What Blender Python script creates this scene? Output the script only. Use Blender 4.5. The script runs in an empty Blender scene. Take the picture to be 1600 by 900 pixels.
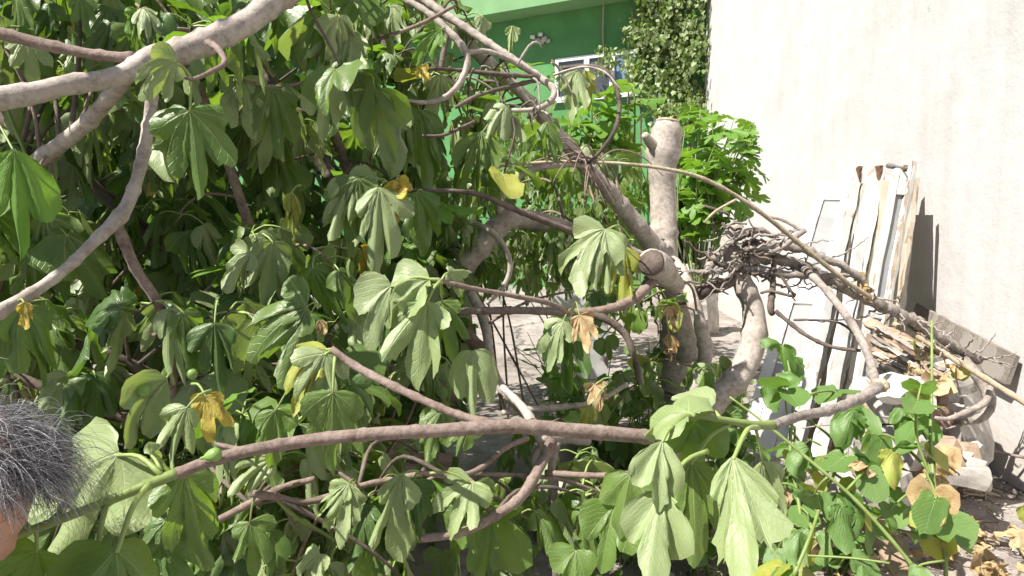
import bpy, bmesh, math, random
import numpy as np
from mathutils import Vector, Matrix

SC = bpy.context.scene
COL = SC.collection
V = Vector
PI = math.pi

# ------------------------------------------------------------------ camera, sky, sun, exposure
FPX, HOR, CH = 1042.0, 330.0, 1.65
PITCH = math.atan((450 - HOR) / FPX)
cd = bpy.data.cameras.new('camera'); cam = bpy.data.objects.new('camera', cd); COL.objects.link(cam)
cam.location = (0, 0, CH); cam.rotation_euler = (PI / 2 - PITCH, 0, 0)
cd.sensor_width = 36; cd.lens = 36 * FPX / 1600; cd.clip_start = 0.02; cd.clip_end = 400
SC.camera = cam

SUN_EL = math.radians(54)
SUN_AZ = math.atan2(-0.88, -0.47)
S2 = V((math.sin(SUN_AZ) * math.cos(SUN_EL), math.cos(SUN_AZ) * math.cos(SUN_EL), math.sin(SUN_EL)))
wd = bpy.data.worlds.new('World'); SC.world = wd; wd.use_nodes = True
nt = wd.node_tree
sky = nt.nodes.new('ShaderNodeTexSky'); sky.sky_type = 'NISHITA'; sky.sun_disc = False
sky.sun_elevation = SUN_EL; sky.sun_rotation = SUN_AZ % (2 * PI)
bg = nt.nodes['Background']; bg.inputs[1].default_value = 0.055
nt.links.new(sky.outputs[0], bg.inputs[0])
sl = bpy.data.lights.new('sun', 'SUN'); sl.energy = 5.0; sl.angle = math.radians(0.5); sl.color = (1, 0.955, 0.88)
so = bpy.data.objects.new('sun', sl); COL.objects.link(so); so.location = S2 * 30
so.rotation_euler = S2.to_track_quat('Z', 'Y').to_euler()
vs = SC.view_settings; vs.view_transform = 'Standard'; vs.look = 'None'; vs.gamma = 1; vs.exposure = 1.1
vs.use_curve_mapping = False
SC.cycles.max_bounces = 8; SC.cycles.transmission_bounces = 6; SC.cycles.use_denoising = True

# ------------------------------------------------------------------ geometry of the place
CP, SP = math.cos(PITCH), math.sin(PITCH)
CAM = V((0, 0, CH))

def at(px, py, d):
    x = (px - 800) / FPX * d; u = -(py - 450) / FPX * d
    return V((x, d * CP + u * SP, CH - d * SP + u * CP))

def ray(px, py):
    return (at(px, py, 1.0) - CAM)

def ground(px, py, z=0.0):
    r = ray(px, py); return CAM + r * ((z - CH) / r.z)

WA = ground(1600, 765)
WD = V((0.056, 1, 0)).normalized()               # along the white wall, away from the camera
WN = V((-WD.y, WD.x, 0))                  # its face normal, to the left

def wallpt(px, py, off=0.0):
    r = ray(px, py); t = (WA + WN * off - CAM).dot(WN) / r.dot(WN); return CAM + r * t

FN = V((-0.5, -0.866, 0)).normalized(); FO = at(950, 100, 13.3)   # green house facade
FD = V((-FN.y, FN.x, 0))                                          # to the right along the facade

def facpt(px, py, off=0.0):
    r = ray(px, py); o = FO + FN * off
    return CAM + r * ((o - CAM).dot(FN) / r.dot(FN))

# ------------------------------------------------------------------ helpers
def tag(o, label=None, cat=None, group=None, kind=None):
    if label: o['label'] = label
    if cat: o['category'] = cat
    if group: o['group'] = group
    if kind: o['kind'] = kind
    return o

def thing(name, label, cat, loc=(0, 0, 0), group=None):
    o = bpy.data.objects.new(name, None); COL.objects.link(o); o.location = loc
    o.empty_display_size = 0.05
    return tag(o, label, cat, group)

def link(name, me, parent=None, loc=None):
    o = bpy.data.objects.new(name, me); COL.objects.link(o)
    if parent is not None:
        o.parent = parent
        # parents are unrotated empties / meshes: keep world coordinates of the data
        p = parent; off = V((0, 0, 0))
        while p is not None:
            off += V(p.location); p = p.parent
        o.location = (V(loc) if loc is not None else V((0, 0, 0))) - off
    elif loc is not None:
        o.location = loc
    return o

def mesh(name, vs_, fs, mats, uvs=None, smooth=True, mi=None):
    me = bpy.data.meshes.new(name)
    me.from_pydata([tuple(v) for v in vs_], [], [tuple(f) for f in fs])
    for m in (mats if isinstance(mats, (list, tuple)) else [mats]): me.materials.append(m)
    if uvs is not None:
        ul = me.uv_layers.new(name='vein')
        ul.data.foreach_set('uv', np.asarray(uvs, dtype=np.float32).ravel())
    if mi is not None: me.polygons.foreach_set('material_index', np.asarray(mi, dtype=np.int32))
    if smooth: me.polygons.foreach_set('use_smooth', np.ones(len(me.polygons), dtype=bool))
    me.update()
    return me

def catmull(P, R, step):
    P = [V(p) for p in P]; out = []; rad = []
    n = len(P)
    for i in range(n - 1):
        p0 = P[i - 1] if i else P[0] * 2 - P[1]
        p1, p2 = P[i], P[i + 1]
        p3 = P[i + 2] if i + 2 < n else P[n - 1] * 2 - P[n - 2]
        k = max(2, int((p2 - p1).length / step))
        for j in range(k):
            t = j / k
            out.append(0.5 * ((2 * p1) + (p2 - p0) * t + (2 * p0 - 5 * p1 + 4 * p2 - p3) * t * t + (3 * p1 - p0 - 3 * p2 + p3) * t ** 3))
            rad.append(R[i] + (R[i + 1] - R[i]) * t)
    out.append(P[-1]); rad.append(R[-1])
    return out, rad

def tube_data(P, R, sides=8, step=0.03, nodes=0.0, rough=0.0, seed=0, wob=0.0, cap='flat', smoothpath=True):
    rnd = random.Random(seed)
    if smoothpath: pts, rad = catmull(P, R, step)
    else: pts, rad = [V(p) for p in P], list(R)
    n = len(pts)
    if wob:
        for i in range(1, n - 1):
            pts[i] = pts[i] + V((rnd.gauss(0, wob), rnd.gauss(0, wob), rnd.gauss(0, wob)))
    if nodes:
        acc = 0; nxt = nodes * rnd.uniform(0.3, 1)
        for i in range(1, n):
            acc += (pts[i] - pts[i - 1]).length
            if acc > nxt:
                rad[i] *= rnd.uniform(1.1, 1.24)
                if i + 1 < n: rad[i + 1] *= 1.05
                acc = 0; nxt = nodes * rnd.uniform(0.6, 1.5)
    T = []
    for i in range(n):
        a = pts[max(0, i - 1)]; b = pts[min(n - 1, i + 1)]
        d = b - a
        T.append(d.normalized() if d.length > 1e-9 else V((0, 0, 1)))
    u = T[0].orthogonal().normalized()
    vs_, fs = [], []
    lump = [rnd.uniform(0, 6.28) for _ in range(3)]
    for i in range(n):
        u = (u - T[i] * u.dot(T[i]))
        u = u.normalized() if u.length > 1e-6 else T[i].orthogonal().normalized()
        w = T[i].cross(u)
        for k in range(sides):
            a = 2 * PI * k / sides
            r = rad[i]
            if rough: r *= 1 + rough * (math.sin(a * 2 + lump[0] + i * 0.3) * 0.5 + math.sin(a * 3 + lump[1] - i * 0.21) * 0.4 + rnd.uniform(-0.5, 0.5))
            vs_.append(pts[i] + u * (math.cos(a) * r) + w * (math.sin(a) * r))
    for i in range(n - 1):
        for k in range(sides):
            k2 = (k + 1) % sides
            fs.append((i * sides + k, i * sides + k2, (i + 1) * sides + k2, (i + 1) * sides + k))
    if cap:
        for e, i in ((0, 0), (1, n - 1)):
            c = len(vs_)
            vs_.append(pts[i] + T[i] * ((-1 if e == 0 else 1) * rad[i] * (0.15 if cap == 'flat' else 0.9)))
            for k in range(sides):
                k2 = (k + 1) % sides
                fs.append((c, i * sides + k2, i * sides + k) if e == 0 else (c, i * sides + k, i * sides + k2))
    return vs_, fs, pts, rad

def px_pts(L):
    """(px, py, depth, thickness in px) -> points, radii"""
    P = [at(a, b, d) for a, b, d, t in L]
    R = [t * 0.43 * d / FPX for a, b, d, t in L]
    return P, R

# ------------------------------------------------------------------ materials
def new_mat(name):
    m = bpy.data.materials.new(name); m.use_nodes = True
    return m, m.node_tree.nodes, m.node_tree.links, m.node_tree.nodes['Principled BSDF']

def nd(N, t, **kw):
    n = N.new(t)
    for k, v in kw.items(): setattr(n, k, v)
    return n

def ramp(N, stops, interp='LINEAR'):
    r = N.new('ShaderNodeValToRGB'); r.color_ramp.interpolation = interp
    e = r.color_ramp.elements
    while len(e) < len(stops): e.new(0.5)
    for i, (p, c) in enumerate(stops):
        e[i].position = p; e[i].color = (c, c, c, 1) if isinstance(c, (int, float)) else (*c, 1)
    return r

def math_n(N, L, op, a, b=None, c=None):
    n = N.new('ShaderNodeMath'); n.operation = op
    for i, x in enumerate((a, b, c)):
        if x is None: continue
        if isinstance(x, (int, float)): n.inputs[i].default_value = x
        else: L.new(x, n.inputs[i])
    return n.outputs[0]

def mixc(N, L, fac, a, b, blend='MIX'):
    n = N.new('ShaderNodeMix'); n.data_type = 'RGBA'; n.blend_type = blend
    for s, x in ((n.inputs[0], fac), (n.inputs[6], a), (n.inputs[7], b)):
        if isinstance(x, (int, float)): s.default_value = x
        elif isinstance(x, tuple): s.default_value = (*x, 1)
        else: L.new(x, s)
    return n.outputs[2]

def noise(N, L, scale, detail=4, rough=0.55, vec=None, dist=0):
    n = N.new('ShaderNodeTexNoise'); n.inputs['Scale'].default_value = scale
    n.inputs['Detail'].default_value = detail; n.inputs['Roughness'].default_value = rough
    n.inputs['Distortion'].default_value = dist
    if vec is not None: L.new(vec, n.inputs['Vector'])
    return n

def bump(N, L, h, strength, dist, bsdf, normal_in=None):
    b = N.new('ShaderNodeBump'); b.inputs['Strength'].default_value = strength; b.inputs['Distance'].default_value = dist
    L.new(h, b.inputs['Height'])
    if normal_in is not None: L.new(normal_in, b.inputs['Normal'])
    L.new(b.outputs[0], bsdf.inputs['Normal']); return b.outputs[0]

def leaf_mat(name, top, top2, under, vein, trans, tfac=0.35, rough=0.5, spots=None, nside=8.0):
    m, N, L, B = new_mat(name)
    uv = nd(N, 'ShaderNodeUVMap', uv_map='vein')
    sep = N.new('ShaderNodeSeparateXYZ'); L.new(uv.outputs[0], sep.inputs[0])
    t, s = sep.outputs[0], math_n(N, L, 'ABSOLUTE', sep.outputs[1])
    # midrib tapers towards the tip
    wid = math_n(N, L, 'MULTIPLY_ADD', t, -0.011, 0.017)
    main = nd(N, 'ShaderNodeMapRange', interpolation_type='SMOOTHSTEP'); L.new(math_n(N, L, 'DIVIDE', s, wid), main.inputs[0])
    main.inputs[1].default_value = 1.15; main.inputs[2].default_value = 0.35
    wz = noise(N, L, 4.5, 2, 0.5, uv.outputs[0])
    tw = math_n(N, L, 'ADD', t, math_n(N, L, 'MULTIPLY', wz.outputs[0], 0.12))
    ph = math_n(N, L, 'MULTIPLY', math_n(N, L, 'SUBTRACT', tw, math_n(N, L, 'MULTIPLY', s, 0.75)), nside)
    saw = math_n(N, L, 'ABSOLUTE', math_n(N, L, 'SUBTRACT', math_n(N, L, 'FRACT', ph), 0.5))
    side = nd(N, 'ShaderNodeMapRange', interpolation_type='SMOOTHSTEP'); L.new(saw, side.inputs[0])
    side.inputs[1].default_value = 0.085; side.inputs[2].default_value = 0.02
    veinf = math_n(N, L, 'MAXIMUM', math_n(N, L, 'MULTIPLY', main.outputs[0], 0.9), math_n(N, L, 'MULTIPLY', side.outputs[0], 0.36))
    oi = N.new('ShaderNodeObjectInfo'); geo = N.new('ShaderNodeNewGeometry')
    rnd = math_n(N, L, 'FRACT', math_n(N, L, 'ADD', oi.outputs['Random'], geo.outputs['Random Per Island']))
    tc = N.new('ShaderNodeTexCoord')
    nz = noise(N, L, 3.2, 5, 0.6, uv.outputs[0])
    nzo = noise(N, L, 6.0, 4, 0.6, tc.outputs['Object'])
    base = mixc(N, L, rnd, top, top2)
    base = mixc(N, L, math_n(N, L, 'MULTIPLY', nzo.outputs[0], 0.55), base, tuple(min(1, c * 1.55) for c in top))
    col = mixc(N, L, geo.outputs['Backfacing'], base, under)
    if spots:
        sr = ramp(N, [(0.52, 0), (0.66, 1)]); L.new(nz.outputs[0], sr.inputs[0])
        col = mixc(N, L, sr.outputs[0], col, spots)
    col = mixc(N, L, veinf, col, vein)
    L.new(col, B.inputs['Base Color']); B.inputs['Roughness'].default_value = rough
    B.inputs['Specular IOR Level'].default_value = 0.55
    fine = noise(N, L, 26, 3, 0.6, uv.outputs[0])
    h = math_n(N, L, 'ADD', math_n(N, L, 'MULTIPLY', veinf, -1.0), math_n(N, L, 'MULTIPLY', fine.outputs[0], 0.55))
    nrm = bump(N, L, h, 0.5, 0.0035, B)
    tr = N.new('ShaderNodeBsdfTranslucent')
    tcol = mixc(N, L, math_n(N, L, 'MULTIPLY', veinf, 0.8), mixc(N, L, rnd, trans, tuple(c * 0.72 for c in trans)), tuple(c * 0.6 for c in trans))
    L.new(tcol, tr.inputs[0]); L.new(nrm, tr.inputs[1])
    mx = N.new('ShaderNodeMixShader'); mx.inputs[0].default_value = tfac
    L.new(B.outputs[0], mx.inputs[1]); L.new(tr.outputs[0], mx.inputs[2])
    L.new(mx.outputs[0], N['Material Output'].inputs[0])
    return m

LM = {
 'green': leaf_mat('fig_leaf', (0.085, 0.145, 0.03), (0.135, 0.19, 0.055), (0.2, 0.26, 0.105), (0.27, 0.33, 0.13), (0.3, 0.5, 0.035), 0.38, 0.4),
 'dusty': leaf_mat('dusty_sunlit_fig_leaf', (0.215, 0.28, 0.115), (0.28, 0.335, 0.17), (0.28, 0.335, 0.165), (0.37, 0.43, 0.21), (0.36, 0.5, 0.07), 0.3, 0.45),  # dusty green, lightened further to carry sunlit leaf highlights
 'dark': leaf_mat('shaded_fig_leaf', (0.05, 0.1, 0.022), (0.09, 0.145, 0.04), (0.15, 0.21, 0.08), (0.15, 0.2, 0.08), (0.2, 0.38, 0.03), 0.32, 0.4),  # darker copy of the fig leaf, shade put into the colour
 'bright': leaf_mat('young_leaf', (0.1, 0.215, 0.025), (0.15, 0.265, 0.045), (0.2, 0.33, 0.07), (0.26, 0.4, 0.1), (0.25, 0.47, 0.03), 0.4, 0.5),
 'yellow': leaf_mat('yellow_leaf', (0.47, 0.37, 0.04), (0.52, 0.42, 0.1), (0.5, 0.42, 0.14), (0.58, 0.5, 0.2), (0.65, 0.48, 0.03), 0.35, 0.55, (0.3, 0.2, 0.05)),
 'lime': leaf_mat('turning_leaf', (0.25, 0.3, 0.045), (0.36, 0.36, 0.07), (0.34, 0.37, 0.13), (0.42, 0.45, 0.15), (0.45, 0.5, 0.04), 0.35, 0.55, (0.42, 0.34, 0.1)),
 'dry': leaf_mat('dry_leaf', (0.4, 0.28, 0.14), (0.47, 0.37, 0.21), (0.48, 0.38, 0.23), (0.34, 0.25, 0.13), (0.45, 0.3, 0.11), 0.22, 0.7, (0.27, 0.17, 0.08)),
 'vine': leaf_mat('vine_leaf', (0.09, 0.175, 0.035), (0.15, 0.24, 0.075), (0.2, 0.29, 0.12), (0.27, 0.38, 0.15), (0.24, 0.48, 0.04), 0.36, 0.45, None, 8.0),
}

def bark_mat(name, c1, c2, c3, sc=1.0, bs=0.6):
    m, N, L, B = new_mat(name)
    tc = N.new('ShaderNodeTexCoord')
    n1 = noise(N, L, 9 * sc, 6, 0.65, tc.outputs['Object'])
    n2 = noise(N, L, 45 * sc, 5, 0.7, tc.outputs['Object'])
    r = ramp(N, [(0.3, c3), (0.48, c1), (0.72, c2)]); L.new(n1.outputs[0], r.inputs[0])
    r2 = ramp(N, [(0.33, 0.45), (0.55, 1.0)]); L.new(n2.outputs[0], r2.inputs[0])
    vo = N.new('ShaderNodeTexVoronoi'); vo.inputs['Scale'].default_value = 60 * sc; L.new(tc.outputs['Object'], vo.inputs['Vector'])
    dots = ramp(N, [(0.06, 0.55), (0.14, 1.0)]); L.new(vo.outputs[0], dots.inputs[0])
    col = mixc(N, L, 0.7, r.outputs[0], r2.outputs[0], 'MULTIPLY')
    col = mixc(N, L, 0.6, col, dots.outputs[0], 'MULTIPLY')
    L.new(col, B.inputs['Base Color']); B.inputs['Roughness'].default_value = 0.82
    B.inputs['Specular IOR Level'].default_value = 0.25
    bump(N, L, n2.outputs[0], bs, 0.006, B)
    return m

BK = {
 'pale': bark_mat('pale_fig_bark', (0.4, 0.345, 0.3), (0.52, 0.46, 0.41), (0.25, 0.21, 0.18)),
 'brown': bark_mat('young_fig_bark', (0.235, 0.175, 0.145), (0.32, 0.25, 0.215), (0.15, 0.105, 0.085), 1.8),
 'dark': bark_mat('dark_bark', (0.13, 0.1, 0.082), (0.2, 0.155, 0.13), (0.06, 0.047, 0.04), 1.3),
 'dead': bark_mat('dead_grey_bark', (0.29, 0.25, 0.22), (0.43, 0.38, 0.34), (0.13, 0.11, 0.095), 1.2, 1.0),
 'cane': bark_mat('dry_cane', (0.42, 0.35, 0.25), (0.5, 0.43, 0.33), (0.27, 0.21, 0.15), 2.0, 0.4),
}

def plain(name, c, rough=0.6, spec=0.3, var=0.25, sc=8, bs=0.15, c2=None, bsc=60):
    m, N, L, B = new_mat(name)
    tc = N.new('ShaderNodeTexCoord'); n1 = noise(N, L, sc, 5, 0.6, tc.outputs['Object'])
    c2 = c2 or tuple(x * (1 - var) for x in c)
    r = ramp(N, [(0.35, c2), (0.62, c)]); L.new(n1.outputs[0], r.inputs[0])
    L.new(r.outputs[0], B.inputs['Base Color']); B.inputs['Roughness'].default_value = rough
    B.inputs['Specular IOR Level'].default_value = spec
    n2 = noise(N, L, bsc, 4, 0.6, tc.outputs['Object']); bump(N, L, n2.outputs[0], bs, 0.004, B)
    return m

M_PET = plain('petiole_green', (0.26, 0.34, 0.1), 0.5, 0.4, 0.25, 14)
M_STEMG = plain('green_stem', (0.2, 0.27, 0.075), 0.5, 0.4, 0.3, 12)
M_FIG = plain('unripe_fig', (0.2, 0.33, 0.08), 0.45, 0.4, 0.25, 20)
M_CUT = plain('sawn_wood', (0.5, 0.4, 0.28), 0.8, 0.2, 0.35, 30)

def wall_mat():
    m, N, L, B = new_mat('white_stucco')
    tc = N.new('ShaderNodeTexCoord'); g = tc.outputs['Object']
    big = noise(N, L, 0.9, 5, 0.6, g); mid = noise(N, L, 4.5, 6, 0.62, g); fine = noise(N, L, 38, 6, 0.7, g)
    mp = N.new('ShaderNodeMapping'); mp.inputs['Scale'].default_value = (5, 5, 0.35); L.new(g, mp.inputs[0])
    stk = noise(N, L, 1.3, 5, 0.6, mp.outputs[0])
    r = ramp(N, [(0.3, (0.455, 0.435, 0.42)), (0.5, (0.525, 0.512, 0.5)), (0.68, (0.48, 0.47, 0.46))]); L.new(big.outputs[0], r.inputs[0])
    rs = ramp(N, [(0.34, (0.93, 0.905, 0.905)), (0.56, (1, 1, 1))]); L.new(stk.outputs[0], rs.inputs[0])
    col = mixc(N, L, 0.8, r.outputs[0], rs.outputs[0], 'MULTIPLY')
    # chipped spots
    vo = N.new('ShaderNodeTexVoronoi'); vo.inputs['Scale'].default_value = 2.6
    dv = N.new('ShaderNodeVectorMath'); dv.operation = 'ADD'
    sc = N.new('ShaderNodeVectorMath'); sc.operation = 'SCALE'; sc.inputs['Scale'].default_value = 0.35
    nn = noise(N, L, 7, 5, 0.7, g); L.new(nn.outputs[1], sc.inputs[0]); L.new(g, dv.inputs[0]); L.new(sc.outputs[0], dv.inputs[1])
    L.new(dv.outputs[0], vo.inputs['Vector'])
    cr = ramp(N, [(0.035, 1), (0.07, 0)]); L.new(vo.outputs[0], cr.inputs[0])
    mk = ramp(N, [(0.45, 0), (0.62, 1)]); L.new(mid.outputs[0], mk.inputs[0])
    chip = math_n(N, L, 'MULTIPLY', cr.outputs[0], mk.outputs[0])
    col = mixc(N, L, math_n(N, L, 'MULTIPLY', chip, 0.8), col, (0.36, 0.33, 0.3))
    # thin cracks
    ve = N.new('ShaderNodeTexVoronoi'); ve.feature = 'DISTANCE_TO_EDGE'; ve.inputs['Scale'].default_value = 1.15
    dv2 = N.new('ShaderNodeVectorMath'); dv2.operation = 'ADD'
    sc2 = N.new('ShaderNodeVectorMath'); sc2.operation = 'SCALE'; sc2.inputs['Scale'].default_value = 0.5
    n3 = noise(N, L, 2.4, 7, 0.7, g); L.new(n3.outputs[1], sc2.inputs[0]); L.new(g, dv2.inputs[0]); L.new(sc2.outputs[0], dv2.inputs[1])
    L.new(dv2.outputs[0], ve.inputs['Vector'])
    ck = ramp(N, [(0.002, 1), (0.006, 0)]); L.new(ve.outputs[0], ck.inputs[0])
    mk2 = ramp(N, [(0.5, 0), (0.6, 1)]); L.new(big.outputs[0], mk2.inputs[0])
    ckf = math_n(N, L, 'MULTIPLY', ck.outputs[0], mk2.outputs[0])
    col = mixc(N, L, math_n(N, L, 'MULTIPLY', ckf, 0.4), col, (0.5, 0.47, 0.44))
    # splash dirt along the foot of the wall
    sp = N.new('ShaderNodeSeparateXYZ'); L.new(g, sp.inputs[0])
    hz = math_n(N, L, 'ADD', sp.outputs[2], math_n(N, L, 'MULTIPLY', mid.outputs[0], -0.35))
    dr = ramp(N, [(0.0, 0.75), (0.22, 0.0)]); L.new(hz, dr.inputs[0])
    col = mixc(N, L, dr.outputs[0], col, (0.5, 0.46, 0.41))
    L.new(col, B.inputs['Base Color']); B.inputs['Roughness'].default_value = 0.92; B.inputs['Specular IOR Level'].default_value = 0.15
    hh = math_n(N, L, 'ADD', math_n(N, L, 'MULTIPLY', mid.outputs[0], 3.0), fine.outputs[0])
    hh = math_n(N, L, 'SUBTRACT', hh, math_n(N, L, 'MULTIPLY', chip, 0.8))
    bump(N, L, hh, 0.38, 0.009, B)
    return m

def ground_mat():
    m, N, L, B = new_mat('worn_concrete_ground')
    tc = N.new('ShaderNodeTexCoord'); g = tc.outputs['Object']
    big = noise(N, L, 0.8, 6, 0.62, g); mid = noise(N, L, 7, 6, 0.65, g); fine = noise(N, L, 60, 5, 0.7, g)
    r = ramp(N, [(0.32, (0.22, 0.185, 0.16)), (0.5, (0.33, 0.29, 0.265)), (0.7, (0.42, 0.375, 0.345))]); L.new(big.outputs[0], r.inputs[0])
    r2 = ramp(N, [(0.3, 0.5), (0.62, 1.1)]); L.new(mid.outputs[0], r2.inputs[0])
    col = mixc(N, L, 0.75, r.outputs[0], r2.outputs[0], 'MULTIPLY')
    r3 = ramp(N, [(0.35, 0.6), (0.5, 1)]); L.new(fine.outputs[0], r3.inputs[0])
    col = mixc(N, L, 0.6, col, r3.outputs[0], 'MULTIPLY')
    ve = N.new('ShaderNodeTexVoronoi'); ve.feature = 'DISTANCE_TO_EDGE'; ve.inputs['Scale'].default_value = 0.8
    dv = N.new('ShaderNodeVectorMath'); dv.operation = 'ADD'
    sc = N.new('ShaderNodeVectorMath'); sc.operation = 'SCALE'; sc.inputs['Scale'].default_value = 0.45
    L.new(mid.outputs[1], sc.inputs[0]); L.new(g, dv.inputs[0]); L.new(sc.outputs[0], dv.inputs[1]); L.new(dv.outputs[0], ve.inputs['Vector'])
    ck = ramp(N, [(0.004, 1), (0.015, 0)]); L.new(ve.outputs[0], ck.inputs[0])
    col = mixc(N, L, math_n(N, L, 'MULTIPLY', ck.outputs[0], 0.75), col, (0.06, 0.05, 0.042))
    L.new(col, B.inputs['Base Color']); B.inputs['Roughness'].default_value = 0.93; B.inputs['Specular IOR Level'].default_value = 0.2
    h = math_n(N, L, 'SUBTRACT', math_n(N, L, 'ADD', math_n(N, L, 'MULTIPLY', mid.outputs[0], 2.0), fine.outputs[0]), math_n(N, L, 'MULTIPLY', ck.outputs[0], 1.5))
    bump(N, L, h, 0.7, 0.015, B)
    return m

def paintwood(name, paint, wood, wood2, thr=0.56, edge=0.2):
    m, N, L, B = new_mat(name)
    uv = nd(N, 'ShaderNodeUVMap', uv_map='vein'); tc = N.new('ShaderNodeTexCoord'); oi = N.new('ShaderNodeObjectInfo')
    sep = N.new('ShaderNodeSeparateXYZ'); L.new(uv.outputs[0], sep.inputs[0])
    ed = math_n(N, L, 'MULTIPLY', math_n(N, L, 'ABSOLUTE', math_n(N, L, 'SUBTRACT', sep.outputs[0], 0.5)), 2)
    ed = math_n(N, L, 'POWER', ed, 6)
    mp = N.new('ShaderNodeMapping'); L.new(tc.outputs['Object'], mp.inputs[0]); mp.inputs['Scale'].default_value = (1, 1, 0.45)
    L.new(oi.outputs['Random'], mp.inputs['Location'])
    n1 = noise(N, L, 9, 6, 0.68, mp.outputs[0])
    f = math_n(N, L, 'ADD', n1.outputs[0], math_n(N, L, 'MULTIPLY', ed, edge))
    ms = ramp(N, [(thr, 0), (thr + 0.035, 1)]); L.new(f, ms.inputs[0])
    mg = N.new('ShaderNodeMapping'); L.new(uv.outputs[0], mg.inputs[0]); mg.inputs['Scale'].default_value = (16, 1.2, 1)
    gr = noise(N, L, 3, 6, 0.7, mg.outputs[0], 0.4)
    wr = ramp(N, [(0.3, wood2), (0.65, wood)]); L.new(gr.outputs[0], wr.inputs[0])
    n2 = noise(N, L, 5, 5, 0.6, tc.outputs['Object'])
    pr = ramp(N, [(0.3, tuple(c * 0.8 for c in paint)), (0.6, paint)]); L.new(n2.outputs[0], pr.inputs[0])
    col = mixc(N, L, ms.outputs[0], pr.outputs[0], wr.outputs[0])
    L.new(col, B.inputs['Base Color']); B.inputs['Roughness'].default_value = 0.68
    h = math_n(N, L, 'SUBTRACT', math_n(N, L, 'MULTIPLY', gr.outputs[0], 0.5), math_n(N, L, 'MULTIPLY', ms.outputs[0], 0.7))
    bump(N, L, h, 0.6, 0.004, B)
    return m

M_WALL = wall_mat(); M_GROUND = ground_mat()
M_WPAINT = paintwood('flaking_white_paint', (0.55, 0.545, 0.53), (0.36, 0.28, 0.21), (0.2, 0.14, 0.1), 0.66, 0.16)
M_GPAINT = paintwood('flaking_shade_grey_paint', (0.5, 0.48, 0.45), (0.3, 0.23, 0.16), (0.17, 0.12, 0.09), 0.58, 0.2)  # flaking paint whose grey stands in for shaded board sides
M_WOOD = paintwood('old_bare_wood', (0.34, 0.26, 0.18), (0.3, 0.22, 0.15), (0.15, 0.1, 0.07), 0.5, 0.1)
M_BEIGE = paintwood('dull_beige_paint', (0.42, 0.37, 0.29), (0.3, 0.23, 0.16), (0.17, 0.12, 0.09), 0.62, 0.15)
M_PANEL = paintwood('recess_shade_panel_paint', (0.27, 0.275, 0.275), (0.3, 0.23, 0.16), (0.17, 0.12, 0.09), 0.7, 0.1)  # panel grey carries the shade of the recess
M_WOODG = paintwood('weathered_grey_wood', (0.27, 0.24, 0.21), (0.22, 0.19, 0.16), (0.11, 0.09, 0.075), 0.5, 0.1)
M_GREEN = plain('green_house_paint', (0.1, 0.27, 0.095), 0.8, 0.2, 0.2, 1.3, 0.3, None, 25)
M_GREEN2 = plain('sunlit_green_slab_paint', (0.19, 0.35, 0.165), 0.8, 0.2, 0.16, 1.5, 0.3, None, 25)  # paler than the wall green to paint the fascia as sunlit
M_PVC = plain('white_window_plastic', (0.75, 0.75, 0.74), 0.4, 0.4, 0.06, 3, 0.02)
M_BRICK = plain('red_brick', (0.36, 0.25, 0.19), 0.9, 0.2, 0.4, 14, 0.6)
M_CONC = plain('concrete_rubble', (0.45, 0.42, 0.385), 0.92, 0.15, 0.4, 9, 0.9, None, 30)
M_PLASTER = plain('white_plaster_rubble', (0.74, 0.72, 0.69), 0.9, 0.15, 0.18, 8, 0.6, None, 30)
M_TUB = plain('weathered_cement', (0.46, 0.385, 0.33), 0.9, 0.2, 0.2, 6, 0.6, None, 30)
M_DARK = plain('shade_dark_room_paint', (0.09, 0.08, 0.075), 0.9, 0.1, 0.3, 4, 0.2)  # dark colour stands in for the shade inside the doorways
M_RUST = plain('rusty_iron', (0.18, 0.1, 0.06), 0.8, 0.3, 0.5, 25, 0.5)
M_IRON = plain('grey_iron', (0.16, 0.16, 0.165), 0.5, 0.5, 0.3, 25, 0.2)
M_CABLE = plain('beige_cable', (0.42, 0.36, 0.24), 0.6, 0.3, 0.15, 9, 0.1)

def glass_mat(name, c):
    m, N, L, B = new_mat(name)
    tc = N.new('ShaderNodeTexCoord'); n = noise(N, L, 2.2, 3, 0.5, tc.outputs['Object'])
    r = ramp(N, [(0.3, tuple(x * 0.6 for x in c)), (0.7, c)]); L.new(n.outputs[0], r.inputs[0])
    L.new(r.outputs[0], B.inputs['Base Color']); B.inputs['Roughness'].default_value = 0.08
    B.inputs['Specular IOR Level'].default_value = 0.6
    return m
M_GLASS = glass_mat('window_glass', (0.1, 0.105, 0.115)); M_GLASSB = glass_mat('blue_curtained_glass', (0.18, 0.26, 0.5))

# ------------------------------------------------------------------ leaf blades
def fig_lobes(rnd, deep=0.42):
    w = rnd.uniform(0.9, 1.1)
    ph = [-92, -44, 0, 44, 92]
    ph = [p + rnd.uniform(-5, 5) for p in ph]
    ln = [rnd.uniform(0.34, 0.5), rnd.uniform(0.66, 0.86), 1, rnd.uniform(0.66, 0.86), rnd.uniform(0.34, 0.5)]
    bd = [-162, (ph[0] + ph[1]) / 2 - 2, (ph[1] + ph[2]) / 2 - 2, (ph[2] + ph[3]) / 2 + 2, (ph[3] + ph[4]) / 2 + 2, 162]
    sn = [0.14] + [deep * k_ * rnd.uniform(0.95, 1.45) for k_ in (0.75, 0.9, 0.9, 0.75)] + [0.14]
    return dict(ph=ph, ln=ln, bd=bd, sn=sn, p=rnd.uniform(2.1, 2.8), q=rnd.uniform(0.52, 0.68), tip=0.07, jag=0.028)

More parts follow.
